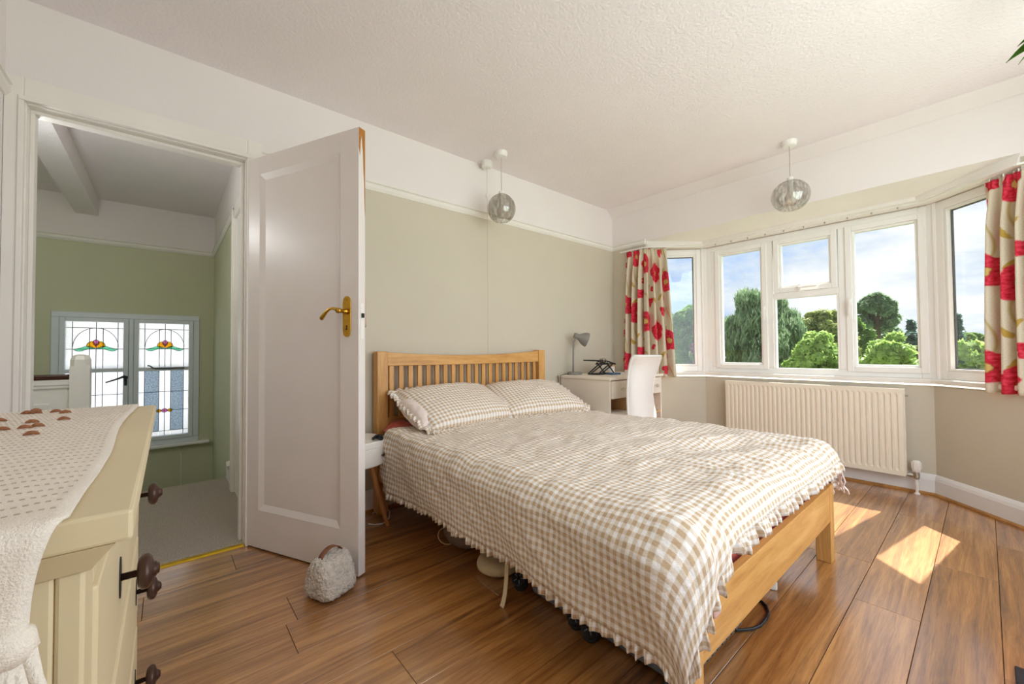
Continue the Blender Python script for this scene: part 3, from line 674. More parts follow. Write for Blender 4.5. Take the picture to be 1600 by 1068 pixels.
# outer skin above the frames
struct(MB().prism([off(i, .02) for i in range(4)]+[off(i, .2) for i in range(3, -1, -1)], (ZT, 2.5)).build('wall_bay_head', 'plaster_out'), 'outer masonry over the bay frames', 'wall')
struct(MB().prism([(L+.3, 2.6), off(1, .3), off(2, .3), (L+.3, -.6)], (2.3, 2.4)).build('ceiling_bay_roof', 'plaster_out'), 'lead flat roof of the bay', 'roof')

# ---------------------------------------------------------------- radiator
rd = thing('radiator', 'cream fluted panel radiator under the bay window', 'radiator', (3.89, .96, .11))
ya, yb, za, zb, xf, xb = .375, 1.55, .115, .715, 3.868, 3.925
m = MB(); nrib = 34; pitch = (yb-ya-.05)/nrib; prof = [(ya, xf+.012), (ya+.004, xf+.002), (ya+.022, xf)]
for i in range(nrib):
    y = ya+.025+pitch*i; prof += [(y+pitch*.16, xf), (y+pitch*.30, xf+.0075), (y+pitch*.62, xf+.0075), (y+pitch*.78, xf)]
prof += [(yb-.022, xf), (yb-.004, xf+.002), (yb, xf+.012)]
flat = lambda x: min(x, xf+.0) if x < xf+.009 else x
zs = [(za, 0), (za+.028, 0), (za+.046, 1), (zb-.046, 1), (zb-.028, 0), (zb, 0)]
n = len(prof); vs_ = []
for z, on in zs:
    for y, x in prof: vs_.append((x if (on or x > xf+.008) else xf+.001, y, z))
m.add(vs_, [(j*n+i, j*n+i+1, (j+1)*n+i+1, (j+1)*n+i) for j in range(len(zs)-1) for i in range(n-1)])
m.build('front_panel', 'radiator_cream', rd, smooth=False)
B(xf+.010, xb, ya, yb, za, zb-.004).build('body', 'radiator_cream', rd, bevel=.004)
gm = MB(); gm.box(xf+.002, xb, ya, yb, zb-.003, zb)
for i in range(46): y = ya+.02+(yb-ya-.04)*i/45; gm.box(xf+.016, xb-.014, y-.003, y+.003, zb, zb+.0015)
gm.build('top_grille', 'radiator_cream', rd); B(xf+.004, xb, ya-.004, ya+.002, za+.01, zb).build('side_cover', 'radiator_cream', rd, bevel=.002)
MB().lathe([(.008, 0), (.008, .02)], (3.9, ya-.02, zb-.045), 10, Matrix.Rotation(R(-90), 4, 'X')).build('bleed_valve', 'steel', rd)
vx, vy = 3.905, .325
vv = MB().lathe([(.014, .105), (.017, .115), (.017, .145), (.012, .152)], (vx, vy, 0), 14); vv.tube([(vx, vy, .125), (vx, ya+.01, .125)], .011, 10); vv.lathe([(.016, -.01), (.016, .012)], (vx, vy+.03, .125), 6, Matrix.Rotation(R(90), 4, 'X'))
vo = vv.build('valve', 'steel', rd, smooth=False)
hd = MB().lathe([(.017, .150), (.021, .156), (.024, .17), (.024, .205), (.021, .222), (.016, .228), (0, .23)], (vx, vy, 0), 20); 
for i in range(9): a = 2*math.pi*i/9; hd.obox((vx+.0245*math.cos(a), vy+.0245*math.sin(a), .198), (.002, 0, 0), (0, .002, 0), (0, 0, .02))
hd.build('thermostat_head', 'gloss_white', rd); MB().tube([(vx, vy, .0), (vx, vy, .10)], .0085, 12).lathe([(.016, 0), (.016, .006), (.01, .012)], (vx, vy, 0), 14).lathe([(.0125, .055), (.0125, .075)], (vx, vy, 0), 12).build('pipe', 'gloss_white', rd)
for y in (.6, 1.3): B(xb, 3.969, y, y+.03, .3, .6).build('wall_bracket', 'radiator_cream', rd)

# ---------------------------------------------------------------- curtains
def curtain(label, path, ztop, zbot, folds, flare, seed, cloth, ph=0.0):
    pts = [Vector(p) for p in path]; seg = [(b-a).length for a, b in zip(pts, pts[1:])]; tot = sum(seg)
    def at(u):
        d = max(0, min(1, u))*tot
        for a, b, l in zip(pts, pts[1:], seg):
            if d <= l+1e-9: return a.lerp(b, d/l), (b-a).normalized()
            d -= l
        return pts[-1], (pts[-1]-pts[-2]).normalized()
    c, ct = at(.5)
    cu_ = thing('curtain', label, 'curtain', (c.x, c.y, zbot), 'poppy print curtains of the bay')
    def fn(u, v):
        p, t = at(u); nrm = Vector((-t.y, t.x)); 
        sp = (u-.5)*flare*v; amp = lerp(.014, .034, sstep(0, .25, v))*(1+.35*NZ(u*5, seed, v*1.2))
        ph_ = 2*math.pi*(folds*u+.12*NZ(u*3, v*1.5, seed))+ph
        w_ = math.sin(ph_)+.28*math.sin(2*ph_+1)
        if v < .045: w_ = .55*w_+.45*math.sin(ph_*3); amp = .014
        q = p+t*sp+nrm*(amp*w_)+t*(.012*math.cos(ph_)*v)
        return (q.x, q.y, ztop-(ztop-zbot)*v+.004*math.sin(ph_*1.0)*v)
    MB().grid(fn, folds*22, 60, lambda u, v: (u*cloth, (1-v)*(ztop-zbot))).build('cloth', 'curtain_print', cu_, smooth=True, solid=.003)
    def hm(u, v):
        x, y, z = fn(u, .985+.015*v); p, t = at(u); nrm = Vector((-t.y, t.x)); return (x-nrm.x*.003, y-nrm.y*.003, z)
    h0 = None
    for kx in range(folds*2+1):
        u = kx/(folds*2); x, y, z = fn(u, .012)
        if h0 is None: h0 = MB().tube([(0, 0, ztop-.005), (0, 0, ztop+.012)], .004, 6).build('hook', 'white_metal', cu_); h_ = h0
        else: h_ = h0.copy(); COL.objects.link(h_)
        h_.location = (x, y, 0)
    return cu_
curtain('poppy curtain hanging behind the white chair and desk', [(3.525, 2.345), (3.53, 2.13), (3.66, 1.985)], 1.985, .742, 7, .13, 3.3, 1.05)
curtain('poppy curtain bunched at the bay end away from the desk', [(3.70, -.015), (3.50, -.24), (3.50, -.50)], 1.975, .735, 8, .08, 8.1, 1.25, 1.0)
tr = MB(); tpts = [(3.515, 2.40, 1.992), (3.52, 2.12, 1.992), (*inset(1, .075), 1.99), (*inset(2, .075), 1.99), (3.515, -.13, 1.992), (3.51, -.5, 1.992)]
for a, b in zip(tpts, tpts[1:]): 
    a, b = Vector(a), Vector(b); d = (b-a)/2; nn = Vector((-d.y, d.x, 0)).normalized(); tr.obox((a+b)/2, d, nn*.011, Vector((0, 0, .005)))
ct_ = tag(tr.build('curtain_track', 'white_metal'), 'white curtain track bent around the bay under the soffit', 'curtain track')
g0 = None
for i in range(10):
    y = lerp(1.62, .38, i/9)
    if g0 is None: g0 = B(inset(1, .075)[0]-.006, inset(1, .075)[0]+.006, -.004, .004, 1.973, 1.985).build('glider', 'steel', ct_); g_ = g0
    else: g_ = g0.copy(); COL.objects.link(g_)
    g_.location.y = y

# ---------------------------------------------------------------- pendants and pull switch
def ribbed(name, t0, t1):
    k = MATS[name]; t = k.node_tree; tr_ = [n_ for n_ in t.nodes if n_.type == 'BSDF_TRANSPARENT'][0]
    c = t.nodes.new('ShaderNodeTexCoord'); mpn = t.nodes.new('ShaderNodeMapping'); mpn.inputs['Scale'].default_value = (60, 60, 4)
    nn = t.nodes.new('ShaderNodeTexNoise'); nn.inputs['Scale'].default_value = 1.0; nn.inputs['Detail'].default_value = 3
    rr_ = t.nodes.new('ShaderNodeValToRGB'); rr_.color_ramp.elements[0].position = .35; rr_.color_ramp.elements[1].position = .65
    rr_.color_ramp.elements[0].color = (*t0, 1); rr_.color_ramp.elements[1].color = (*t1, 1)
    t.links.new(c.outputs['Object'], mpn.inputs[0]); t.links.new(mpn.outputs[0], nn.inputs[0]); t.links.new(nn.outputs[0], rr_.inputs[0]); t.links.new(rr_.outputs[0], tr_.inputs[0])
ribbed('globe_smoke', (.70, .69, .66), (.92, .91, .89)); ribbed('globe_clear', (.74, .735, .72), (.97, .965, .955))
def pendant(label, x, y, zc, rx, rz, gm_):
    p = thing('pendant_lamp', label, 'pendant lamp', (x, y, H), 'glass globe pendants')
    MB().lathe([(.047, H), (.047, H-.012), (.042, H-.034), (.034, H-.038), (0, H-.038)], (x, y, 0), 24).build('ceiling_rose', 'white_metal', p, smooth=False)
    MB().tube([(x, y, H-.035), (x, y, zc+rz)], .0028, 8).build('flex', 'cord_clear', p)
    MB().lathe([(.017, zc+rz+.022), (.02, zc+rz+.018), (.02, zc+rz-.012), (.017, zc+rz-.03), (.0165, zc+rz-.075), (.02, zc+rz-.08)], (x, y, 0), 18).build('lamp_holder', 'white_metal', p)
    prof = [(rx*math.sin(a), zc+rz*math.cos(a)) for a in [R(9)+(R(148)-R(9))*i/22 for i in range(23)]]
    prof += [(r_*.97, z_) for r_, z_ in prof[::-1]]
    MB().lathe(prof, (x, y, 0), 40, cap=False).build('glass_globe', gm_, p, smooth=True)
    b = MB().lathe([(.014, zc+rz-.075), (.02, zc+rz-.09), (.034, zc+rz-.11), (.036, zc+rz-.13), (.028, zc+rz-.155), (.012, zc+rz-.166), (0, zc+rz-.168)], (x, y, 0), 20).build('bulb', 'led_bulb', p, smooth=True)
pendant('smoked ribbed glass globe pendant hanging over the bed head', 1.861, 2.287, 2.045, .104, .108, 'globe_smoke')
pendant('clear glass globe pendant hanging before the bay window', 3.333, .869, 2.075, .118, .11, 'globe_clear')
ps = thing('pull_switch', 'white ceiling pull switch with a long cord by the headboard', 'pull switch', (1.867, 2.47, H))
MB().lathe([(.042, H), (.042, H-.02), (.04, H-.045), (.03, H-.05), (0, H-.05)], (1.867, 2.47, 0), 20).build('switch_body', 'white_metal', ps)
MB().tube([(1.867, 2.47, H-.05), (1.867, 2.47, .93)], .0013, 6).build('cord', 'cord_clear', ps)
MB().lathe([(.003, 2.215), (.008, 2.205), (.008, 2.19), (.004, 2.18)], (1.862, 2.47, 0), 10).build('toggle', 'white_metal', ps)

# ---------------------------------------------------------------- bed
bd = thing('bed_frame', 'oak double bed frame with slatted headboard', 'bed', (1.7, 1.5, 0))
HB0, HB1 = 2.445, 2.512
for x0, x1, zt in ((.989, 1.059, 1.003), (2.385, 2.455, 1.005)): B(x0, x1, HB0, HB1, 0, zt).build('headboard_post', 'oak_bed_z', bd, bevel=.004)
m = MB(); N = 24
for i in range(N+1):
    u = i/N; x = lerp(1.059, 2.385, u); d = 4*u*(1-u); m.v += [(x, HB0+.008, lerp(.912, .908, u)-.004*d), (x, HB0+.008, .998-.026*d), (x, HB1-.012, .998-.026*d), (x, HB1-.012, lerp(.912, .908, u)-.004*d)]
m.f = [(4*i+q_, 4*i+(q_+1) % 4, 4*i+4+(q_+1) % 4, 4*i+4+q_) for i in range(N) for q_ in range(4)]+[(0, 1, 2, 3), (4*N+3, 4*N+2, 4*N+1, 4*N)]
m.build('headboard_rail', 'oak_bed', bd, bevel=.003)
B(1.059, 2.385, HB0+.012, HB1-.016, .50, .585).build('headboard_rail', 'oak_bed', bd, bevel=.003)
B(1.059, 2.385, HB0+.012, HB1-.016, .20, .34).build('headboard_rail', 'oak_bed', bd, bevel=.003)
sm = None
for i in range(20):
    x = lerp(1.092, 2.352, i/19)
    if sm is None: o = B(-.0155, .0155, HB0+.022, HB1-.026, .58, .912).build('slat', 'oak_bed_z', bd, bevel=.002); sm = o
    else: o = sm.copy(); COL.objects.link(o)
    o.location = (x, 0, 0)
for x0, x1 in ((.995, 1.022), (2.415, 2.442)): B(x0, x1, .52, HB0, .205, .372).build('side_rail', 'oak_bed_y', bd, bevel=.004)
B(1.0, 2.352, .487, .512, .192, .352).build('foot_panel', 'oak_bed', bd, bevel=.002)
for x0, x1 in ((.995, 1.05), (2.352, 2.42)): B(x0, x1, .485, .545, 0, .355).build('foot_leg', 'oak_bed_z', bd, bevel=.003)
for i in range(9): y = .75+.2*i; B(1.022, 2.415, y, y+.07, .27, .285).build('base_slat', 'oak_bed', bd)
mt = thing('mattress', 'mattress in a coral red fitted sheet on the oak bed', 'mattress', (1.71, 1.48, .285))
def rbox(x0, x1, y0, y1, z0, z1): return MB().box(x0, x1, y0, y1, z0, z1)
rbox(1.032, 2.405, .535, 2.435, .287, .50).build('body', 'coral_sheet', mt, bevel=.045, seg=5, smooth=True)
# loose tuck of sheet at the head corner
def fold(u, v):
    x = lerp(1.028, 1.24, u)-.02*math.sin(v*3); y = lerp(2.24, 2.44, v); return (x, y, .51+.055*math.sin(math.pi*u)*(.5+.5*v)+.02*NZ(u*5, v*5, 2))
MB().grid(fold, 14, 14).build('sheet_tuck', 'coral_sheet', mt, smooth=True, solid=.008)

# duvet
XE, YE, XRR, ZTOP, YHD = 1.05, .56, 2.425, .548, 2.255
AMAX, BMAX, CMAX = .372, .137, .30
def arc(d, r):
    if d < r*math.pi/2: return r*math.sin(d/r), r*(1-math.cos(d/r))
    return r, r+d-r*math.pi/2
def duvet(s, t, wr=True):
    # s from XE rightwards (negative hangs on the door side), t from YE towards the head (negative hangs at the foot)
    w_ = XRR-XE; a = max(0, -s)*(1+.16*math.exp(-max(0, t+BMAX)/.08)); b = max(0, -t)*(1+1.1*sstep(.16, -.1, s)); c = max(0, s-w_)
    sx = min(max(s, 0), w_); ty = max(t, 0)
    e_ = a if a > 0 else c; d = math.hypot(e_, b); r = .10 if a > 0 or c == 0 else .085
    o_, dn = arc(d, r)
    ux, uy = (0, 0) if d < 1e-6 else ((-1 if a > 0 else 1)*e_/d, -b/d)
    z = ZTOP+.018*math.sin(math.pi*min(1, sx/w_))*math.sin(math.pi*min(1, max(.15, (ty+.2)/1.9)))-dn
    hang = sstep(.12, .45, dn)
    x = XE+sx+ux*o_; y = YE+ty+uy*o_
    if wr:
        top = 1-sstep(.02, .12, dn)
        z += top*(.016*NZ(s*2.2, t*2.2, 1.3)+.010*NZ(s*5+t*2, t*9, 4.1)+.0065*NZ(s*11-t*5, t*17, 2.1)+.003*NZ(s*24, t*26, 6))
        # gathers running into the foot seam
        g = math.exp(-max(0, t+.05)/.30) if s > -.1 else 0
        f1 = NZ(s*17+3*NZ(s*3, t*2, 5), t*2.2+s*1.5, 9)+.6*NZ(s*38, t*4, 2); amp = .019*g*(0.35+.65*sstep(.15, .7, s))
        z += amp*f1*(1-.6*sstep(0, .1, b)); y -= .006*f1*g*sstep(.02, .1, b)
        g2 = math.exp(-((t-.3)/.3)**2)*math.exp(-((s-.95)/.35)**2); z += .022*g2*math.sin((s*7+t*22)+1.5*NZ(s*3, t*3, 7))
        # side: slow swags and long creases
        sd = sstep(.03, .15, a)
        bulge = .030*NZ(t*2.3, a*2.0, 2.2)+.014*NZ(t*6.0+a*5, a*3, 5.2)+.016*math.sin(t*9.0+a*7+2*NZ(t*2, a*2, 1))*hang+.008*NZ(t*14+a*9, a*12, 3)+.004*NZ(t*30, a*24, 3)
        x += sd*bulge*.9-sd*.018*math.sin(math.pi*min(1, a/AMAX)); 
        cr_ = math.exp(-((a-.06-.11*(1.75-t)*.35)/.035)**2)*sstep(.9, 1.5, t); z += .012*cr_; x -= .014*cr_
        z += .012*sstep(.1, .4, a)*NZ(t*3.1, 3, 8)
    return Vector((x, y, z))
S0, S1, T0, T1 = -AMAX, XRR-XE+CMAX, -BMAX, YHD-YE
dv = thing('duvet', 'beige and white gingham duvet with ruffled hem draped over the bed', 'duvet', (1.7, 1.4, .5))
MB().grid(lambda u, v: duvet(lerp(S0, S1, u), lerp(T0, T1, v)), 250, 240, lambda u, v: (lerp(S0, S1, u), lerp(T0, T1, v))).build('cover', 'gingham', dv, smooth=True, solid=.008)
def ruffle(name, P, par, width=.042, per=.028, amp=.012, nv=4, seed=1, closed=False, uvs=1.0, down=.35):
    # P: list of (point, outward direction, surface normal) along the hem
    m = MB(); m.uv = {}; acc = 0; n = len(P)
    for i, (p, o_, nr) in enumerate(P):
        if i: acc += (p-P[i-1][0]).length
        ph = 2*math.pi*acc/per+4.5*NZ(acc*11, seed, 0); am = amp*max(.15, 1+1.1*NZ(acc*17, seed, 4))
        wd = width*(1+.45*NZ(acc*13, seed, 7))
        for j in range(nv+1):
            v = j/nv; d = (o_*(1-down*v)+Vector((0, 0, -1))*down*v)
            q = p+d*(wd*v)+nr*(am*(math.sin(ph)+.35*math.sin(2.3*ph+seed)*(1-v*.4))*(.25+.75*math.sin(v*1.9)))+(P[min(i+1, n-1)][0]-P[max(i-1, 0)][0]).normalized()*(.35*am*math.cos(ph)*v)
            m.uv[len(m.v)] = (acc*1.9, wd*v); m.v.append(tuple(q))
    m.f = [(i*(nv+1)+j, i*(nv+1)+j+1, (i+1)*(nv+1)+j+1, (i+1)*(nv+1)+j) for i in range(n-1) for j in range(nv)]
    return m.build(name, 'gingham', par, smooth=True, solid=.0025)
def hem(path_st, out_st):
    res = []
    for (s, t), (os_, ot) in zip(path_st, out_st):
        p = duvet(s, t); e_ = .012; q = duvet(s-os_*e_, t-ot*e_); o_ = (p-q).normalized()
        t2 = duvet(s-ot*e_, t+os_*e_)-duvet(s+ot*e_, t-os_*e_); nr = o_.cross(t2.normalized()).normalized(); res.append((p, o_, nr))
    return res
nn_ = 620
ps_ = [(S0, lerp(T1, T0, i/nn_)) for i in range(nn_+1)]; ruffle('ruffle', hem(ps_, [(-1, 0)]*len(ps_)), dv, .032, .036, .009, seed=1)
ps_ = [(lerp(S0, S1, i/nn_), T0) for i in range(nn_+1)]; ruffle('ruffle', hem(ps_, [(0, -1)]*len(ps_)), dv, .046, .055, .015, seed=2)
ps_ = [(S1, lerp(T0, T1, i/300)) for i in range(301)]; ruffle('ruffle', hem(ps_, [(1, 0)]*len(ps_)), dv, .036, .052, .012, seed=3)
# turned-back flap by the pillows
def flap(u, v):
    s = lerp(.10, .86, u); t = lerp(1.40+.05*u, 1.62, v)-.10*(1-u)*(1-v)*0; p = duvet(s, t); return p+Vector((0, 0, .006+.010*math.sin(math.pi*min(1, v*1.0))*(1-u*.6)+.003*NZ(u*9, v*5, 1)))
MB().grid(flap, 60, 24, lambda u, v: (.76*u, .22*v)).build('turned_flap', 'gingham', dv, smooth=True, solid=.004)
fp = [(Vector(flap(0, i/40)), Vector((-1, -.2, -.1)).normalized(), Vector((0, .1, 1)).normalized()) for i in range(41)]; ruffle('ruffle', fp, dv, .03, .02, .008, seed=6, down=.1)

# pillows
def pillow(name, label, C, size, rot, tilt, seed, sag=0.0, mat='gingham'):
    p_ = thing(name, label, 'pillow', (C[0], C[1], ZTOP), 'gingham pillows at the headboard')
    M = Matrix.Translation(C) @ Matrix.Rotation(rot, 4, 'Z') @ Matrix.Rotation(tilt, 4, 'X')
    lx, ly, lz = size
    def pt(u, v, side):
        a, b = 2*u-1, 2*v-1
        th = (max(0, 1-abs(a)**2.6)*max(0, 1-abs(b)**2.6))**.45
        pin = 1-.05*(1-abs(a)**4)*0
        x = a*lx/2*(1-.05*(1-b*b)*abs(a)**3*-1*.6); y = b*ly/2*(1+.03*(1-a*a))
        z = side*lz/2*th*(1 if side > 0 else .65)+.010*NZ(a*2.4+seed, b*2.4, side)*th+.006*NZ(a*6+seed, b*6, side)*th
        z -= sag*(a*a)*.5
        return M @ Vector((x, y, z))
    m = MB(); m.grid(lambda u, v: pt(u, v, 1), 60, 44, lambda u, v: (u*lx+seed, v*ly)); m.grid(lambda u, v: pt(u, 1-v, -1), 60, 44, lambda u, v: (u*lx+seed, v*ly+.3))
    m.build('pillowcase', mat, p_, smooth=True)
    per = []
    for k_ in range(4):
        for i in range(120):
            q_ = i/120; a, b = ((2*q_-1, -1), (1, 2*q_-1), (1-2*q_, 1), (-1, 1-2*q_))[k_]; per.append((a, b))
    per.append(per[0]); P = []
    for a, b in per:
        p = pt((a+1)/2, (b+1)/2, 1); o_ = (M.to_3x3() @ Vector((a**5, b**5, 0))).normalized(); P.append((p, o_, (M.to_3x3() @ Vector((0, 0, 1)))))
    ruffle('ruffle', P, p_, .05, .042, .011, seed=seed, down=.12)
    return p_, M
p1, M1 = pillow('pillow', 'gingham pillow above the coral sheet corner, pale insert showing', (1.45, 2.235, .655), (.70, .44, .17), R(7), R(24), 1.7)
mi = MB(); 
def ins(u, v, sd):
    a, b = 2*u-1, 2*v-1; th = (max(0, 1-abs(a)**2.4)*max(0, 1-abs(b)**2.4))**.45
    return M1 @ Vector((-.325+a*.06, -.02+b*.15, sd*.062*th-.018+.006*NZ(a*4, b*4, sd)))
mi.grid(lambda u, v: ins(u, v, 1), 20, 26); mi.grid(lambda u, v: ins(u, 1-v, -1), 20, 26); mi.build('pillow_insert', 'pink_white', p1, smooth=True)
pillow('pillow', 'gingham pillow at the headboard end nearer the desk', (2.09, 2.20, .652), (.66, .44, .17), R(-9), R(22), 5.2)

# small bits at the bed
tag(MB().obox((1.088, .477, .33), (.022, 0, 0), (0, .012, 0), (0, .004, .02)).build('pink_cloth_corner', 'pink_cloth', bevel=.006), 'folded pink cloth corner poking out over the foot panel', 'cloth')
fr = MB(); rr = random.Random(3)
for i in range(9):
    x0, y0 = 2.44+.012*i*.6, .47+.012*i*.5; pts = [(x0, y0, .425)]
    for j in range(1, 7): pts.append((x0+.02*j*.6+rr.uniform(-.008, .008), y0-.004*j+rr.uniform(-.008, .008), .425-.022*j+(.03 if j == 2 else 0)))
    fr.tube(pts, .004, 6)
tag(fr.build('throw_fringe', 'pink_white'), 'knotted pale fringe hanging at the foot corner of the duvet', 'fringe')

# ---------------------------------------------------------------- things under the bed
def suitcase(label, x0, x1, y0, y1, z0, z1, mat, wheels, ribs_y=False):
    c = thing('suitcase', label, 'suitcase', ((x0+x1)/2, (y0+y1)/2, 0), 'suitcases stored under the bed')
    B(x0, x1, y0, y1, z0, z1).build('shell', mat, c, bevel=.022, seg=4, smooth=False)
    B(x0-.003, x1+.003, y0-.003, y1+.003, (z0+z1)/2-.008, (z0+z1)/2+.008).build('zip_band', 'black_plastic', c, bevel=.004)
    m = MB()
    if ribs_y:
        for i in range(11): x = lerp(x0+.04, x1-.03, i/10); B(x-.008, x+.008, y0-.006, y0+.004, z0+.02, z1-.02).build('rib', 'case_dark', c, bevel=.003)
    else:
        for y in (y0+.05, (y0+y1)/2, y1-.05): MB().lathe([(.010, 0), (.010, .004), (.005, .005)], (x0, y, z0+.06), 10, Matrix.Rotation(R(-90), 4, 'Y')).build('stud', 'black_plastic', c)
    for wy, wz in wheels:
        wm = MB(); ax = Vector((-.55, -.35, .75)).normalized(); M = ax.to_track_quat('Z', 'Y').to_matrix().to_4x4()
        hub = Vector((x0-.030, wy, wz))
        for q_ in (-.022, .022): wm.lathe([(.012, q_-.008), (.026, q_-.009), (.030, q_-.006), (.030, q_+.006), (.026, q_+.009), (.012, q_+.008)], hub, 18, M)
        wm2 = MB().lathe([(.008, -.03), (.008, .03)], hub, 10, M); wm2.obox((x0-.008, wy, wz+.008), (.02, 0, 0), (0, .016, 0), (0, 0, .018))
        o = wm.build('wheel', 'black_rubber', c, smooth=False, bevel=.002); wm2.build('wheel_fork', 'black_plastic', o)
        hm_ = MB()
        for k_ in range(5): a = 2*math.pi*k_/5; hm_.obox(hub+M.to_3x3() @ Vector((.015*math.cos(a), .015*math.sin(a), .031)), M.to_3x3() @ Vector((.007*math.cos(a), .007*math.sin(a), 0)), M.to_3x3() @ Vector((-.002*math.sin(a), .002*math.cos(a), 0)), M.to_3x3() @ Vector((0, 0, .0015)))
        hm_.build('wheel_spoke', 'case_grey', o)
suitcase('blue grey hard suitcase lying under the bed beside the cream disc', 1.14, 1.72, .955, 1.235, .01, .185, 'case_grey', ((1.262, .055), (.965, .05)))
suitcase('grey suitcase with a ribbed end lying under the foot panel', 1.14, 1.575, .585, .925, .01, .18, 'case_grey', ((.90, .04), (.60, .035)), True)
bm_ = MB().grid(lambda u, v: (1.105+.055*(math.sin(math.pi*min(1, max(0, u))))**.35*math.cos(2*math.pi*v)*1.1+.05, 1.66+.24*u, max(.002, .057+.055*(math.sin(math.pi*u))**.35*math.sin(2*math.pi*v)+.004*NZ(u*9, math.cos(2*math.pi*v)*2, 1))), 24, 24)
bo = tag(bm_.build('cloth_bundle', 'grey_cloth', smooth=True), 'rolled taupe cloth bundle under the duvet hem', 'cloth bundle')
MB().tube([(1.115+.05*math.cos(a), 1.84+.035*math.sin(a), .012+.03*(1+math.sin(a))) for a in [2*math.pi*i/14 for i in range(12)]], .0025, 6).build('drawstring', 'cream_pad', bo)
tag(MB().lathe([(0, .004), (.085, .004), (.098, .014), (.10, .03), (.094, .045), (.06, .052), (0, .054)], (1.17, 1.48, 0), 32).build('round_cushion', 'cream_pad', smooth=True), 'round cream pad on the floor under the bed', 'cushion')
tag(MB().grid(lambda u, v: (lerp(1.06, 1.005, v)+.008*math.sin(v*4), lerp(1.285, 1.25, v)+.011*(u-.5)*2+.004*math.sin(v*5), .003+.145*(1-v)**1.5), 2, 20).build('fabric_strap', 'cream_pad', solid=.003), 'beige webbing strap trailing from under the bed', 'strap')
def onz(x, y, z=0.0): d = ray(x, y); return CAM+d*((z-CAM.z)/d.z)
cpts = [onz(*p, .006) for p in ((1150, 984), (1163, 983.5), (1176, 982), (1188, 977), (1197, 968), (1201, 957), (1198, 947), (1191, 940), (1182, 936))]
cpts[4].z += .004
tag(MB().tube(cpts+[cpts[-1]+Vector((.03, .14, 0))], .0055, 10).build('power_cable', 'black_plastic'), 'black cable looping out beneath the foot panel', 'cable')
ad = thing('extension_lead', 'white extension socket half hidden under the bed', 'extension lead', tuple(onz(1206, 918)))
c_ = onz(1211, 908, .02); MB().obox(c_+Vector((-.02, .05, 0)), (.035, .02, 0), (-.02, .05, 0), (0, 0, .019)).build('socket_block', 'white_metal', ad, bevel=.006); MB().obox(c_+Vector((.008, .012, .012)), (.012, .006, 0), (-.004, .01, 0), (0, 0, .010)).build('plug', 'iron_dark', ad, bevel=.002)
MB().tube([c_+Vector((-.05, .03, -.012)), c_+Vector((-.10, .03, -.014)), c_+Vector((-.14, .06, -.015)), c_+Vector((-.15, .14, -.015))], .005, 8).build('flex', 'cable_white', ad)

# ---------------------------------------------------------------- bedside table
ns = thing('bedside_table', 'white round drum bedside table on splayed wooden legs', 'bedside table', (.80, 2.325, 0))
NC = (.80, 2.325)
MB().lathe([(0, .375), (.165, .375), (.168, .38), (.168, .468), (.165, .470), (.165, .474), (.170, .477), (.170, .505), (.166, .510), (0, .510)], (*NC, 0), 40).build('drum', 'gloss_white', ns, smooth=False)
dk = MB().lathe([(.004, 0), (.009, .006), (.008, .012), (0, .014)], (NC[0]+.118, NC[1]-.12, .425), 12, Matrix.Rotation(R(90), 4, Vector((.7, .7, 0)))); dk.build('drawer_knob', 'bronze_knob', ns, smooth=True)
for a in (-20, 100, 220):
    a = R(a); MB().tube([(NC[0]+.09*math.cos(a), NC[1]+.09*math.sin(a), .377), (NC[0]+.185*math.cos(a), NC[1]+.185*math.sin(a), .0)], [.017, .011], 14).build('leg', 'leg_wood', ns)
wt = MB().tube([(.90+.022*math.cos(t), 2.22+.03*math.sin(t), .522+.006*math.sin(2*t)) for t in [2*math.pi*i/16 for i in range(16)]], .009, 8, True); wt.lathe([(.018, 0), (.018, .01), (0, .012)], (.90, 2.195, .53), 14)
tag(wt.build('wristwatch', 'black_plastic', smooth=True), 'black strap watch lying on the bedside table', 'watch')
cab = [onz(*p, .004) for p in ((582, 802), (590, 797), (598, 793), (605, 793), (609, 799), (608, 808), (603, 815), (595, 818), (585, 819), (575, 818))]
tag(MB().tube(cab, .003, 8).build('charger_cable', 'cable_white'), 'thin white cable curled on the floor by the wooden leg', 'cable')
hg = thing('hanging_bag', 'tan cloth bag hanging behind the open door', 'bag', (.70, 1.86, 1.0))
Md = Matrix.Translation((hx, hy, 0)) @ Matrix.Rotation(ang, 4, 'Z')
MB().grid(lambda u, v: Md @ Vector((lerp(.66, .735, u)+.012*(v-.5)*(u-.5), DTH+.030+.022*math.sin(math.pi*u)*(.3+v), lerp(1.30, 1.125, v)-.01*math.sin(math.pi*u))), 12, 14).build('bag_body', 'pink_cloth', hg, smooth=True, solid=.012)
MB().tube([Md @ Vector(p) for p in ((.668, DTH+.032, 1.29), (.69, DTH+.05, 1.33), (.698, DTH+.047, 1.20), (.705, DTH+.05, 1.33), (.727, DTH+.032, 1.29))], .004, 8).build('bag_strap', 'leather', hg)

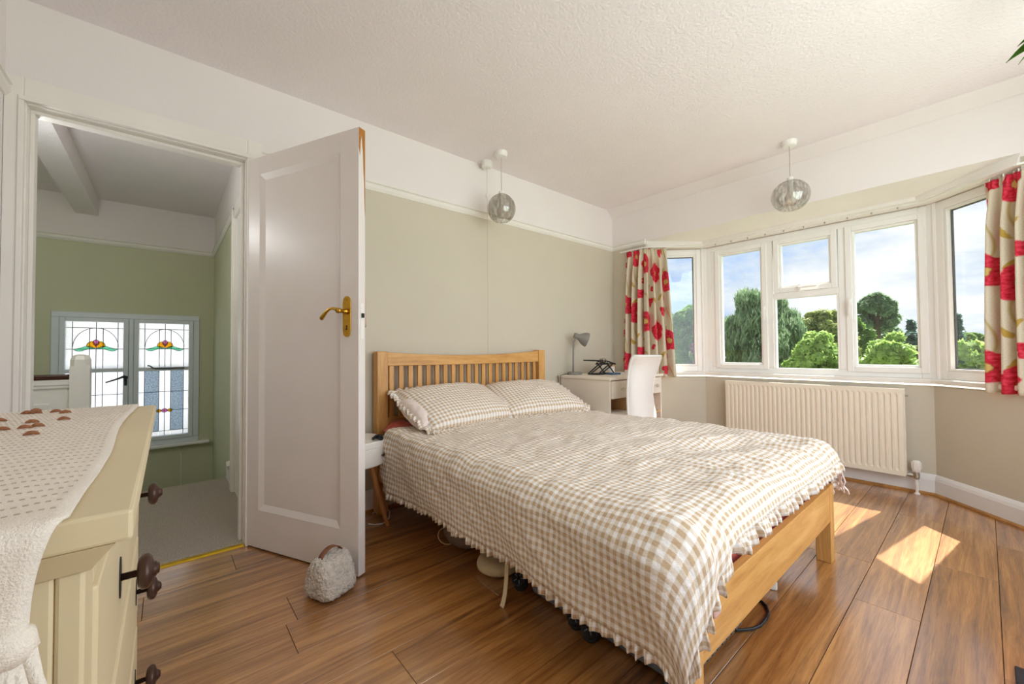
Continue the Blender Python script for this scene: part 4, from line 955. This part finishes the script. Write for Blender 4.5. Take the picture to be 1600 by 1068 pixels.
# ---------------------------------------------------------------- desk corner
dk = thing('desk', 'cream dressing desk with glass knobs in the window corner', 'desk', (3.1, 2.235, 0))
dx0, dx1, dy0, dy1, dz = 2.70, 3.50, 1.965, 2.51, .78
B(dx0-.012, dx1+.012, dy0-.018, dy1, dz-.026, dz).build('desktop', 'desk_cream', dk, bevel=.006)
for x in (dx0, dx0+.262, dx1-.262-.018, dx1-.018): B(x, x+.018, dy0, dy1, 0 if x in (dx0, dx1-.018) else .43, dz-.026).build('side_panel', 'desk_cream' if x in (dx0, dx1-.018) else 'desk_inside', dk)
B(dx0+.018, dx1-.018, dy1-.012, dy1, .2, dz-.026).build('back_panel', 'desk_inside', dk)
for x0, x1 in ((dx0+.018, dx0+.262), (dx1-.262, dx1-.018)):
    B(x0, x1, dy0+.004, dy1-.012, .425, .443).build('shelf', 'desk_inside', dk)
    d_ = B(x0+.003, x1-.003, dy0-.014, dy0+.004, .605, .748).build('drawer', 'desk_cream', dk, bevel=.004)
    B(x0+.012, x1-.012, dy0+.004, dy1-.03, .607, .74).build('drawer_box', 'desk_inside', d_)
    kb = MB(); kb.lathe([(.006, 0), (.006, .012), (.014, .016), (.018, .026), (.012, .036), (0, .038)], ((x0+x1)/2, dy0-.014, .678), 8, Matrix.Rotation(R(90), 4, 'X')); kb.build('knob', 'crystal', d_)
B(dx0+.28, dx1-.28, dy0+.03, dy0+.045, .66, dz-.026).build('apron', 'desk_cream', dk)
# chair
chr_ = thing('desk_chair', 'white mesh swivel chair with its back to the bed', 'chair', (2.80, 1.93, 0))
def ony(x, y, Y): d = ray(x, y); return CAM+d*(Y/d.y)
CY = 1.70
rows_ = [(556, 990, 1032.5), (561, 986.5, 1031.5), (570, 984, 1028.5), (585, 982, 1023), (600, 981, 1019.5), (615, 980.5, 1018.5), (630, 981, 1020.5), (642, 981.5, 1023), (650, 982, 1024), (656, 985, 1020)]
def chb(u, v):
    f = v*(len(rows_)-1); i = min(int(f), len(rows_)-2); f -= i
    y = lerp(rows_[i][0], rows_[i+1][0], f); xl = lerp(rows_[i][1], rows_[i+1][1], f); xr = lerp(rows_[i][2], rows_[i+1][2], f)
    p = ony(lerp(xl, xr, u), y, CY); a = 2*u-1
    dep = .05*a*a*(1 if a < 0 else 1.3)-.05*sstep(.35, 0, v)*.8+.03*math.sin(math.pi*v)
    return CAM+(p-CAM)*((CY+dep)/CY)
MB().grid(chb, 24, 30).build('backrest', 'chair_mesh', chr_, smooth=True, solid=.012)
ol = [chb(i/16, 0) for i in range(17)]+[chb(1, i/20) for i in range(1, 21)]+[chb(1-i/16, 1) for i in range(1, 17)]+[chb(0, 1-i/20) for i in range(1, 20)]
MB().tube(ol, .011, 8, True).build('back_frame', 'white_metal', chr_, smooth=True)
MB().lathe([(0, .435), (.2, .435), (.225, .45), (.225, .475), (.2, .49), (0, .492)], (2.80, 1.95, 0), 32).build('seat', 'chair_mesh', chr_, smooth=True)
MB().tube([(2.78, 1.73, .50), (2.78, 1.74, .43), (2.80, 1.9, .41)], .018, 10).build('back_bracket', 'white_metal', chr_)
MB().lathe([(.03, .12), (.03, .25), (.02, .26), (.02, .435)], (2.80, 1.95, 0), 16).build('stem', 'steel', chr_)
for i in range(5):
    a = R(72*i+25); lg = MB().tube([(2.80, 1.95, .13), (2.80+.22*math.cos(a), 1.95+.22*math.sin(a), .075)], [.026, .015], 10).build('foot', 'white_metal', chr_)
    MB().lathe([(.02, -.018), (.027, -.012), (.027, .012), (.02, .018)], (2.80+.22*math.cos(a), 1.95+.22*math.sin(a), .028), 14, Matrix.Rotation(R(90), 4, 'X')).build('castor', 'black_plastic', lg)
# desk lamp
lm = thing('desk_lamp', 'grey gooseneck desk lamp on the desk', 'lamp', (2.80, 2.44, dz))
LX, LY = 2.80, 2.43
MB().lathe([(.062, dz), (.065, dz+.004), (.065, dz+.018), (.058, dz+.026), (0, dz+.028)], (LX+.02, LY, 0), 28).build('base', 'lamp_grey', lm, smooth=False)
sp = [(LX, LY, dz+.02), (LX+.002, LY, dz+.12), (LX+.004, LY, dz+.22), (LX+.012, LY, dz+.29), (LX+.035, LY-.01, dz+.335), (LX+.05, LY-.012, dz+.35)]
MB().tube(sp, .0075, 10).build('gooseneck', 'lamp_grey', lm, smooth=True)
ax = Vector((.74, -.58, -.36)).normalized(); Ml = ax.to_track_quat('Z', 'Y').to_matrix().to_4x4(); tip = Vector((LX+.035, LY-.01, dz+.352))
sh = MB().lathe([(.001, -.024), (.022, -.022), (.026, -.01), (.026, .018), (.03, .03), (.052, .06), (.062, .085), (.066, .108), (.063, .108), (.05, .062), (.027, .032), (.001, .028)], tip, 28, Ml, cap=False).build('shade', 'lamp_grey', lm, smooth=True)
MB().lathe([(.012, .03), (.02, .045), (.024, .062), (.018, .08), (0, .088)], tip, 16, Ml).build('bulb', 'led_bulb', lm, smooth=True)
MB().tube([(LX-.04, LY+.02, dz+.005), (LX-.08, LY+.04, dz+.005), (dx0-.02, LY+.045, dz-.004), (dx0-.022, LY+.045, .70), (dx0-.022, LY+.05, .3)], .003, 6).build('flex', 'black_plastic', lm)
# folding laptop stand
st_ = thing('laptop_stand', 'black folding laptop stand lying on the desk', 'laptop stand', (3.0, 2.32, dz))
a0_, m1 = Vector((2.92, 2.36, dz+.005)), MB()
def q(x, y, z): return (2.90+x, 2.34+y, dz+.006+z)
for yo in (0, -.11):
    m1.tube([q(0, yo, .0), q(.17, yo, .09)], .006, 6); m1.tube([q(-.06, yo, .125), q(.13, yo, .115)], .006, 6); m1.tube([q(.13, yo, .115), q(.26, yo, .085)], .007, 6); m1.tube([q(.04, yo, .0), q(.22, yo, .085)], .006, 6); m1.tube([q(0, yo, 0), q(.24, yo, 0)], .006, 6); m1.tube([q(.24, yo, 0), q(.13, yo, .10)], .006, 6)
for x, z in ((0, 0), (.24, 0), (.13, .115), (.26, .085), (-.06, .125)): m1.tube([q(x, 0, z), q(x, -.11, z)], .006, 6)
m1.build('folding_bars', 'iron_dark', st_); MB().box(2.99, 3.12, 2.25, 2.33, dz+.088, dz+.10).build('support_plate', 'iron_dark', st_, bevel=.003)
tag(MB().obox((3.075, 2.31, dz+.142), (.03, .01, 0), (-.008, .024, 0), (0, 0, .021)).build('webcam', 'steel', bevel=.01), 'small silver gadget perched on the folding laptop stand', 'gadget').location.z -= .02
tag(MB().box(3.0, 3.11, 2.14, 2.21, dz, dz+.016).build('notebook', 'paper_blue', bevel=.002), 'small blue notebook lying on the desk', 'notebook')
jr = thing('jar', 'small white jar with wooden lid on the desk', 'jar', (3.23, 2.33, dz)); MB().lathe([(.03, 0), (.034, .004), (.034, .06), (.03, .066)], (3.23, 2.33, dz), 20).build('jar_body', 'gloss_white', jr); MB().lathe([(.033, .064), (.033, .078), (0, .08)], (3.23, 2.33, dz), 20).build('lid', 'oak_bed', jr)
tag(MB().box(3.19, 3.33, 2.10, 2.20, dz, dz+.012).build('papers', 'gloss_white'), 'white papers near the jar on the desk', 'papers')

# ---------------------------------------------------------------- chest of drawers in front of the door
cd_ = thing('chest_of_drawers', 'cream painted chest of drawers with dark knobs', 'chest', (-.27, .97, 0))
cx0, cx1, cy0, cy1 = XL+.012, -.053, .513, 1.412; TZ = .863
B(XL+.004, -.022, .493, 1.447, TZ-.027, TZ).build('top', 'cream_paint', cd_, bevel=.003)
m = MB(); pr = [(0, TZ-.027), (.020, TZ-.027), (.015, TZ-.034), (.004, TZ-.050), (0, TZ-.052)]
loop_ = [(cx0, cy0, 0, -1), (cx1, cy0, 1, -1), (cx1, cy1, 1, 1), (cx0, cy1, 0, 1)]; n = len(pr)
for x, y, ex, ey in loop_: m.v += [(x+ex*d, y+ey*d, z) for d, z in pr]
m.f = [(j*n+i, j*n+(i+1) % n, (j+1)*n+(i+1) % n, (j+1)*n+i) for j in range(3) for i in range(n)]
m.build('cornice', 'cream_paint', cd_)
m = MB().box(cx0, cx1-.018, cy0+.012, cy1, .08, TZ-.027)
m.build('carcass', 'cream_paint', cd_); 
m = MB(); m.box(cx0, cx0+.06, cy0, cy0+.012, .08, TZ-.05); m.box(cx1-.06, cx1-.018, cy0, cy0+.012, .08, TZ-.05); m.box(cx0+.06, cx1-.06, cy0, cy0+.012, TZ-.11, TZ-.05); m.box(cx0+.06, cx1-.06, cy0, cy0+.012, .08, .15)
m.build('side_frame', 'cream_paint', cd_, bevel=.003)
m = MB(); m.box(cx1-.018, cx1, cy0, cy0+.055, .08, TZ-.05); m.box(cx1-.018, cx1, cy1-.055, cy1, .08, TZ-.05)
for z in (.08, .345, .56, .775): m.box(cx1-.018, cx1, cy0+.055, cy1-.055, z, z+.03)
m.build('face_frame', 'cream_paint', cd_, bevel=.003)
for x in (cx0, cx1-.05):
    for y in (cy0, cy1-.05): B(x, x+.05, y, y+.05, 0, .08).build('foot', 'cream_paint', cd_, bevel=.004)
for za_, zb_, zk in ((.592, .773, .676), (.377, .558, .460), (.112, .343, .258)):
    d_ = B(cx1-.03, cx1+.003, cy0+.060, cy1-.060, za_, zb_).build('drawer', 'cream_paint', cd_, bevel=.004)
    for yk in (.822, 1.262):
        kx = cx1+.003; Mk = Matrix.Rotation(R(90), 4, 'Y')
        MB().lathe([(.005, 0), (.005, .018), (.012, .0185), (.020, .020), (.0242, .024), (.0248, .028), (.0242, .031), (.020, .035), (.011, .0375), (.011, .0395), (.0085, .041), (.0075, .0435), (0, .0445)], (kx, yk, zk), 22, Mk).build('knob', 'bronze_knob', d_, smooth=True)
        MB().prism([(.012*math.sin(2*math.pi*i/16), .03*math.cos(2*math.pi*i/16)) for i in range(16)], (0, .0015), Matrix(((0, 0, 1, kx), (1, 0, 0, yk), (0, 1, 0, zk), (0, 0, 0, 1)))).build('knob_plate', 'iron_dark', d_)
# woven runner
rn = thing('table_runner', 'white woven runner with brown tufts over the cream chest', 'table runner', (-.30, .95, TZ))
def redge(y): return -.0605+.005*math.sin((y-.49)*8)*min(1, (y-.49)*3)
def run(u, v):
    # v 0..1 along Y on the top, beyond 1 hanging over the near end
    ln = .955; d = v*1.04
    if d < ln:
        y = 1.446-d; return Vector((lerp(XL+.03, redge(y), u), y, TZ+.004+.0015*NZ(u*12, d*12, 1)))
    o_, dn = arc(d-ln, .014)
    return Vector((lerp(XL+.03, redge(.49)-.03*(d-ln)/.09*.6+.006*math.sin(d*30), u), .491-o_+.0-.006*math.sin(u*9+1)*min(1, dn/.1), TZ+.004-dn))
MB().grid(run, 40, 150, lambda u, v: (u*.44, v*1.04)).build('cloth', 'runner', rn, smooth=True, solid=.003)
rw = MB(); 
for i in range(38):
    v = .025+.0250*i/1.04
    if v*1.04 > .945: break
    for kx in range(60):
        u = .02+.96*kx/60; a, b = run(u, v), run(u+.0105, v); rw.obox((a+b)/2+Vector((0, 0, .0014)), (b-a)/2*.75, (0, .0010, 0), (0, 0, .0009))
sr = rw.build('stitch_rows', 'cord_clear', rn); sr['kind'] = 'stuff'
rr = random.Random(9)
for i in range(26):
    u, v = rr.uniform(.18, .82), rr.choice([.02, .06, .11, .17, .24, .32, .42])+rr.uniform(-.01, .01); p = run(u, v)
    MB().tube([p+Vector((-.009+.003*j, rr.uniform(-.002, .002), .003+.003*math.sin(math.pi*j/6))) for j in range(7)], [.001, .0025, .0034, .0034, .003, .0025, .001], 7).build('tuft', 'tuft_brown', rn, smooth=True)
hb = MB()
for kx in range(30): u = .03+.95*kx/30; a = run(u, .965); b = run(u+.012, .965); hb.obox((a+b)/2+Vector((0, -.002, 0)), (b-a)/2*.6, (0, .002, 0), (0, 0, .005))
hb.build('hem_stitch', 'tuft_brown', rn)
for i in range(8):
    e_ = run(.06+.91*i/7, 1.0); rr = random.Random(i); ts = MB(); ts.lathe([(.006, .008), (.016, .0), (.018, -.012), (.010, -.022)], e_, 12)
    for j in range(12):
        a = 2*math.pi*j/12; r_ = .010; pts = [e_+Vector((r_*math.cos(a)*(1+.4*q_)+.004*math.sin(q_+j), r_*math.sin(a)*(1+.3*q_)*.7, -.015-.028*q_)) for q_ in range(6)]
        ts.tube(pts, .0045, 5)
    ts.build('tassel', 'runner', rn, smooth=True)

# ---------------------------------------------------------------- doorstop bag
dsb = thing('doorstop', 'cream teddy fleece doorstop bag leaning on the open door', 'doorstop', (.53, 1.80, 0))
Nn, Ll, Rr = Vector((.487, 1.692, 0)), Vector((.424, 1.842, 0)), Vector((.630, 1.757, 0)); Bk = Ll+Rr-Nn
rnd_ = random.Random(2)
def bagp(a, b, c):      # unit cube -1..1
    k_ = 1-.40*((c+1)/2)**1.25; e1, e2 = (Rr-Nn)/2*1.13, (Ll-Nn)/2*1.13; cen = (Nn+Bk)/2
    p = cen+e1*a*(1-.12*(c+1)/2)*(1 if True else k_)+e2*b*(1-.60*((c+1)/2)**1.3)+Vector((0, 0, .083*(c+1)))
    return p
bm = bmesh.new(); bmesh.ops.create_cube(bm, size=2); bmesh.ops.subdivide_edges(bm, edges=bm.edges[:], cuts=23, use_grid_fill=True)
for v in bm.verts:
    a, b, c = v.co; s_ = v.co.copy(); L4 = (abs(a)**4.2+abs(b)**4.2+abs(c)**4.2)**(1/4.2); s_ /= L4
    p = bagp(s_.x, s_.y, s_.z); nn = Vector((a, b, c)).normalized()
    p += Vector((0, 0, -.012*(1-abs(s_.x))*max(0, s_.z))); f = noise.cell(p*130)+noise.noise(p*90); 
    d_ = (p-((Nn+Bk)/2+Vector((0, 0, .07)))).normalized(); p += d_*(.0035*f); p.z = max(.001, p.z); v.co = p
me = bpy.data.meshes.new('fleece_body'); bm.to_mesh(me); bm.free(); me.materials.append(MATS['teddy']); me.polygons.foreach_set('use_smooth', [True]*len(me.polygons))
o = bpy.data.objects.new('fleece_body', me); COL.objects.link(o); link_parent(o, dsb)
cT = (Nn+Bk)/2+Vector((0, 0, .160)); e1 = (Rr-Nn).normalized(); e2 = Vector((-e1.y, e1.x, 0))
def hnd(u, v):
    a = lerp(-.052, .052, u); return cT+e1*a+e2*(.012*(2*v-1))+Vector((0, 0, .030*math.sin(math.pi*u)**.7-.003))
MB().grid(hnd, 20, 2).build('handle', 'leather', dsb, smooth=True, solid=.003)

# ---------------------------------------------------------------- floor mat, hanging plant
tag(B(1.25, 2.02, -.46, -.037, 0, .008).build('floor_mat', 'mat_dark', bevel=.003), 'dark mat on the floor planks opposite the bed foot', 'mat')
hp = thing('hanging_plant', 'green leafy plant hanging near the ceiling by the bay', 'plant', (2.60, -.235, 2.1))
PC = Vector((2.60, -.235, 2.17))
MB().lathe([(.05, -.10), (.065, -.09), (.085, .02), (.092, .03), (.085, .035), (.08, .02), (.075, .015)], PC, 24).build('pot', 'pot_terracotta', hp)
MB().lathe([(0, .012), (.078, .012)], PC, 20).build('soil', 'soil', hp)
cm = MB()
for i in range(3): a = 2*math.pi*i/3+.4; cm.tube([PC+Vector((.088*math.cos(a), .088*math.sin(a), .028)), PC+Vector((0, 0, .26)), PC+Vector((0, 0, .293))], .002, 6)
cm.build('hanger', 'cord_clear', hp)
def leaf(base, d, ln, wd, droop):
    d = d.normalized(); s_ = d.cross(Vector((0, 0, 1))).normalized(); m = MB(); N_ = 8
    for i in range(N_+1):
        u = i/N_; c = base+d*(ln*u)+Vector((0, 0, -droop*u*u)); w_ = wd*math.sin(math.pi*min(.999, u**.8))*.5+.0004
        m.v += [tuple(c-s_*w_+Vector((0, 0, w_*.35))), tuple(c), tuple(c+s_*w_+Vector((0, 0, w_*.35)))]
    m.f = [(3*i+j, 3*i+j+1, 3*i+4+j, 3*i+3+j) for i in range(N_) for j in (0, 1)]
    return m.build('leaf', 'leaf_house', hp, smooth=True, solid=.0012)
rr = random.Random(5)
for i in range(16):
    a = rr.uniform(0, 6.28); leaf(PC+Vector((.02*math.cos(a), .02*math.sin(a), .02)), Vector((math.cos(a), math.sin(a), rr.uniform(.2, 1.0))), rr.uniform(.10, .15), .042, rr.uniform(.02, .07))
for base, d, ln, dr_ in (((2.60, -.175, 2.225), (.05, 1, -.35), .10, .03), ((2.59, -.18, 2.20), (-.1, .9, -.6), .085, .025), ((2.62, -.185, 2.245), (.1, 1, .1), .075, .03), ((2.57, -.19, 2.215), (-.4, .9, -.7), .085, .02)):
    leaf(Vector(base), Vector(d), ln, .034, dr_)

# ---------------------------------------------------------------- garden beyond the bay
GZ = -2.9
struct(B(-60, 160, -90, 120, GZ-.2, GZ).build('ground', 'grass'), 'lawn and gardens below the bay window', 'lawn')
def dirpt(px, D, z): d = ray(px, 545); d.z = 0; d.normalize(); return Vector((d.x*D, d.y*D, z))
def topz(px, py, D): d = ray(px, py); return 1.0+D*d.z/math.hypot(d.x, d.y)
def wid(px0, px1, D): return (dirpt(px1, D, 0)-dirpt(px0, D, 0)).length
def tree(name, label, px0, px1, ptop, D, mat, n, leaf_s, seed, zbot=None, conif=False, clumps=70, squash=1.0, weep=0):
    rr = random.Random(seed); c = dirpt((px0+px1)/2, D, GZ); zt = topz((px0+px1)/2, ptop, D); wd = wid(px0, px1, D); zb = zbot if zbot is not None else GZ+.5
    root = thing(name, label, 'tree', c, 'trees beyond the bay window')
    hgt = zt-zb; cz = (zt+zb)/2; cl = []
    for i in range(clumps):
        if conif:
            f = rr.random()**.7; z = zb+hgt*(1-f); r_ = wd*.5*f; a = rr.uniform(0, 6.28); cl.append((Vector((c.x+r_*math.cos(a)*.75, c.y+r_*math.sin(a)*.75, z)), .12*wd+.08*wd*f))
        else:
            while True:
                v = Vector((rr.uniform(-1, 1), rr.uniform(-1, 1), rr.uniform(-1, 1)))
                if .3 < abs(v.x)**2.6+abs(v.y)**2.6+abs(v.z)**2.6 < 1: break
            r_ = wd*rr.uniform(.05, .12); k_ = 1-.25*max(0, v.z); p = Vector((c.x+v.x*(wd*.5-r_*.6)*k_, c.y+v.y*(wd*.5-r_*.6)*k_, cz+v.z*(hgt*.5-r_*.6))); cl.append((p, r_))
    vsx = []; fsx = []
    for i in range(n):
        p, r_ = cl[rr.randrange(len(cl))]
        while True:
            v = Vector((rr.uniform(-1, 1), rr.uniform(-1, 1), rr.uniform(-1, 1)))
            if v.length < 1: break
        v = v.normalized()*(v.length**.35); q_ = p+Vector((v.x*r_, v.y*r_, v.z*r_*squash-weep*rr.random()*r_))
        nrm = (v+Vector((rr.uniform(-.8, .8), rr.uniform(-.8, .8), rr.uniform(-.3, .9)))).normalized(); t1 = nrm.orthogonal().normalized(); t1.rotate(Matrix.Rotation(rr.uniform(0, 6.28), 3, nrm)); t2 = nrm.cross(t1)
        s1, s2 = leaf_s*rr.uniform(.7, 1.3), leaf_s*rr.uniform(.35, .6)
        if weep: t1 = (Vector((0, 0, -1))+t1*.5).normalized(); t2 = nrm.cross(t1); s1 *= 1.5; s2 *= .6
        o_ = len(vsx); vsx += [q_-t1*s1, q_+t2*s2, q_+t1*s1, q_-t2*s2]; fsx.append((o_, o_+1, o_+2, o_+3))
    m = MB(); m.v = [tuple(v) for v in vsx]; m.f = fsx
    me = bpy.data.meshes.new('foliage'); me.from_pydata(m.v, [], m.f); me.materials.append(MATS[mat]); f_ = bpy.data.objects.new('foliage', me); COL.objects.link(f_); link_parent(f_, root); f_['kind'] = 'stuff'
    tk = MB(); tk.tube([(c.x, c.y, GZ), (c.x+.05, c.y, lerp(GZ, cz, .6)), (c.x, c.y+.05, cz)], [wd*.05+.05, wd*.035+.03, .03], 8)
    for i in range(6): p, r_ = cl[i]; tk.tube([(c.x, c.y, lerp(GZ, cz, .5+.07*i)), tuple((Vector((c.x, c.y, cz))+p)/2), tuple(p)], [.05+.01*wd, .035, .012], 6)
    tk.build('trunk', 'bark', root)
    return root
tree('hedge_tree', 'green rounded tree behind the poppy curtain end of the bay', 1015, 1140, 476, 15, 'leaf_mid', 22000, .11, 11, GZ, clumps=90)
tree('purple_shrub', 'purple leaved shrub low beyond the angled window', 1050, 1134, 535, 10.5, 'leaf_purple', 8000, .07, 12, GZ)
tree('weeping_tree', 'tall dark feathery tree filling the side casement', 1112, 1268, 445, 14, 'leaf_dark', 48000, .09, 13, GZ, clumps=280, weep=.35)
tree('blossom_tree', 'yellow green tree between the dark tree and the round tree', 1222, 1350, 482, 17.5, 'leaf_yellow', 26000, .11, 14, GZ, clumps=170)
tree('round_tree', 'airy round topped tree rising above the gardens', 1334, 1406, 459, 27, 'leaf_dark', 11000, .16, 15, topz(1370, 522, 27), clumps=60)
tree('garden_tree', 'bright green leafy tree close below the fixed pane', 1196, 1345, 518, 9.6, 'leaf_bright', 34000, .075, 16, GZ, clumps=240)
tree('garden_tree', 'bright green leafy tree below the opening casement by the curtain', 1310, 1468, 515, 9.0, 'leaf_bright', 38000, .075, 17, GZ, clumps=260)
tree('garden_tree', 'bright green tree seen through the angled window end', 1440, 1620, 522, 8.6, 'leaf_bright', 30000, .075, 18, GZ, clumps=220)
tree('far_tree', 'bushy green tree under the airy round tree', 1288, 1392, 495, 21, 'leaf_mid', 20000, .12, 19, GZ, clumps=80)
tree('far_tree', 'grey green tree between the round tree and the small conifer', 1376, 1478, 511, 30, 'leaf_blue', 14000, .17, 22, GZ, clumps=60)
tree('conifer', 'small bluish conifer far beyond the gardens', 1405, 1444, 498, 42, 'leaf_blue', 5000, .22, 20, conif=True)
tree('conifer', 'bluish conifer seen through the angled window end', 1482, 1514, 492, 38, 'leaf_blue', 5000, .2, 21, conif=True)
for i in range(8):
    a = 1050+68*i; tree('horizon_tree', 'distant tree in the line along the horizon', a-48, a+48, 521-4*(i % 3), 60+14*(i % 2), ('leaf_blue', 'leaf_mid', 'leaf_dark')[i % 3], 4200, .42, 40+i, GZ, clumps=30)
struct(B(-9, 4.3, 5.7, 10.6, GZ, GZ+.03).build('added_pale_ground', 'upvc'), 'unseen pale ground added to whiten the stained glass window', 'paving')  # pale ground added so less green bounce reaches the landing glass
nb_ = thing('added_pale_house', 'unseen pale house wall added to brighten the stained glass window', 'house', (-1.5, 12, GZ))  # unseen house added to send pale light through the landing glass
B(-7, 4, 11, 15, GZ, 3.2).build('wall', 'upvc', nb_); MB().add([(-7.3, 10.7, 3.2), (4.3, 10.7, 3.2), (4.3, 15.3, 3.2), (-7.3, 15.3, 3.2), (-7.3, 13, 5.2), (4.3, 13, 5.2)], [(0, 3, 2, 1), (0, 1, 5, 4), (2, 3, 4, 5), (1, 2, 5), (3, 0, 4)]).build('roof', 'roof_tile', nb_)
print('objects', len(bpy.data.objects))
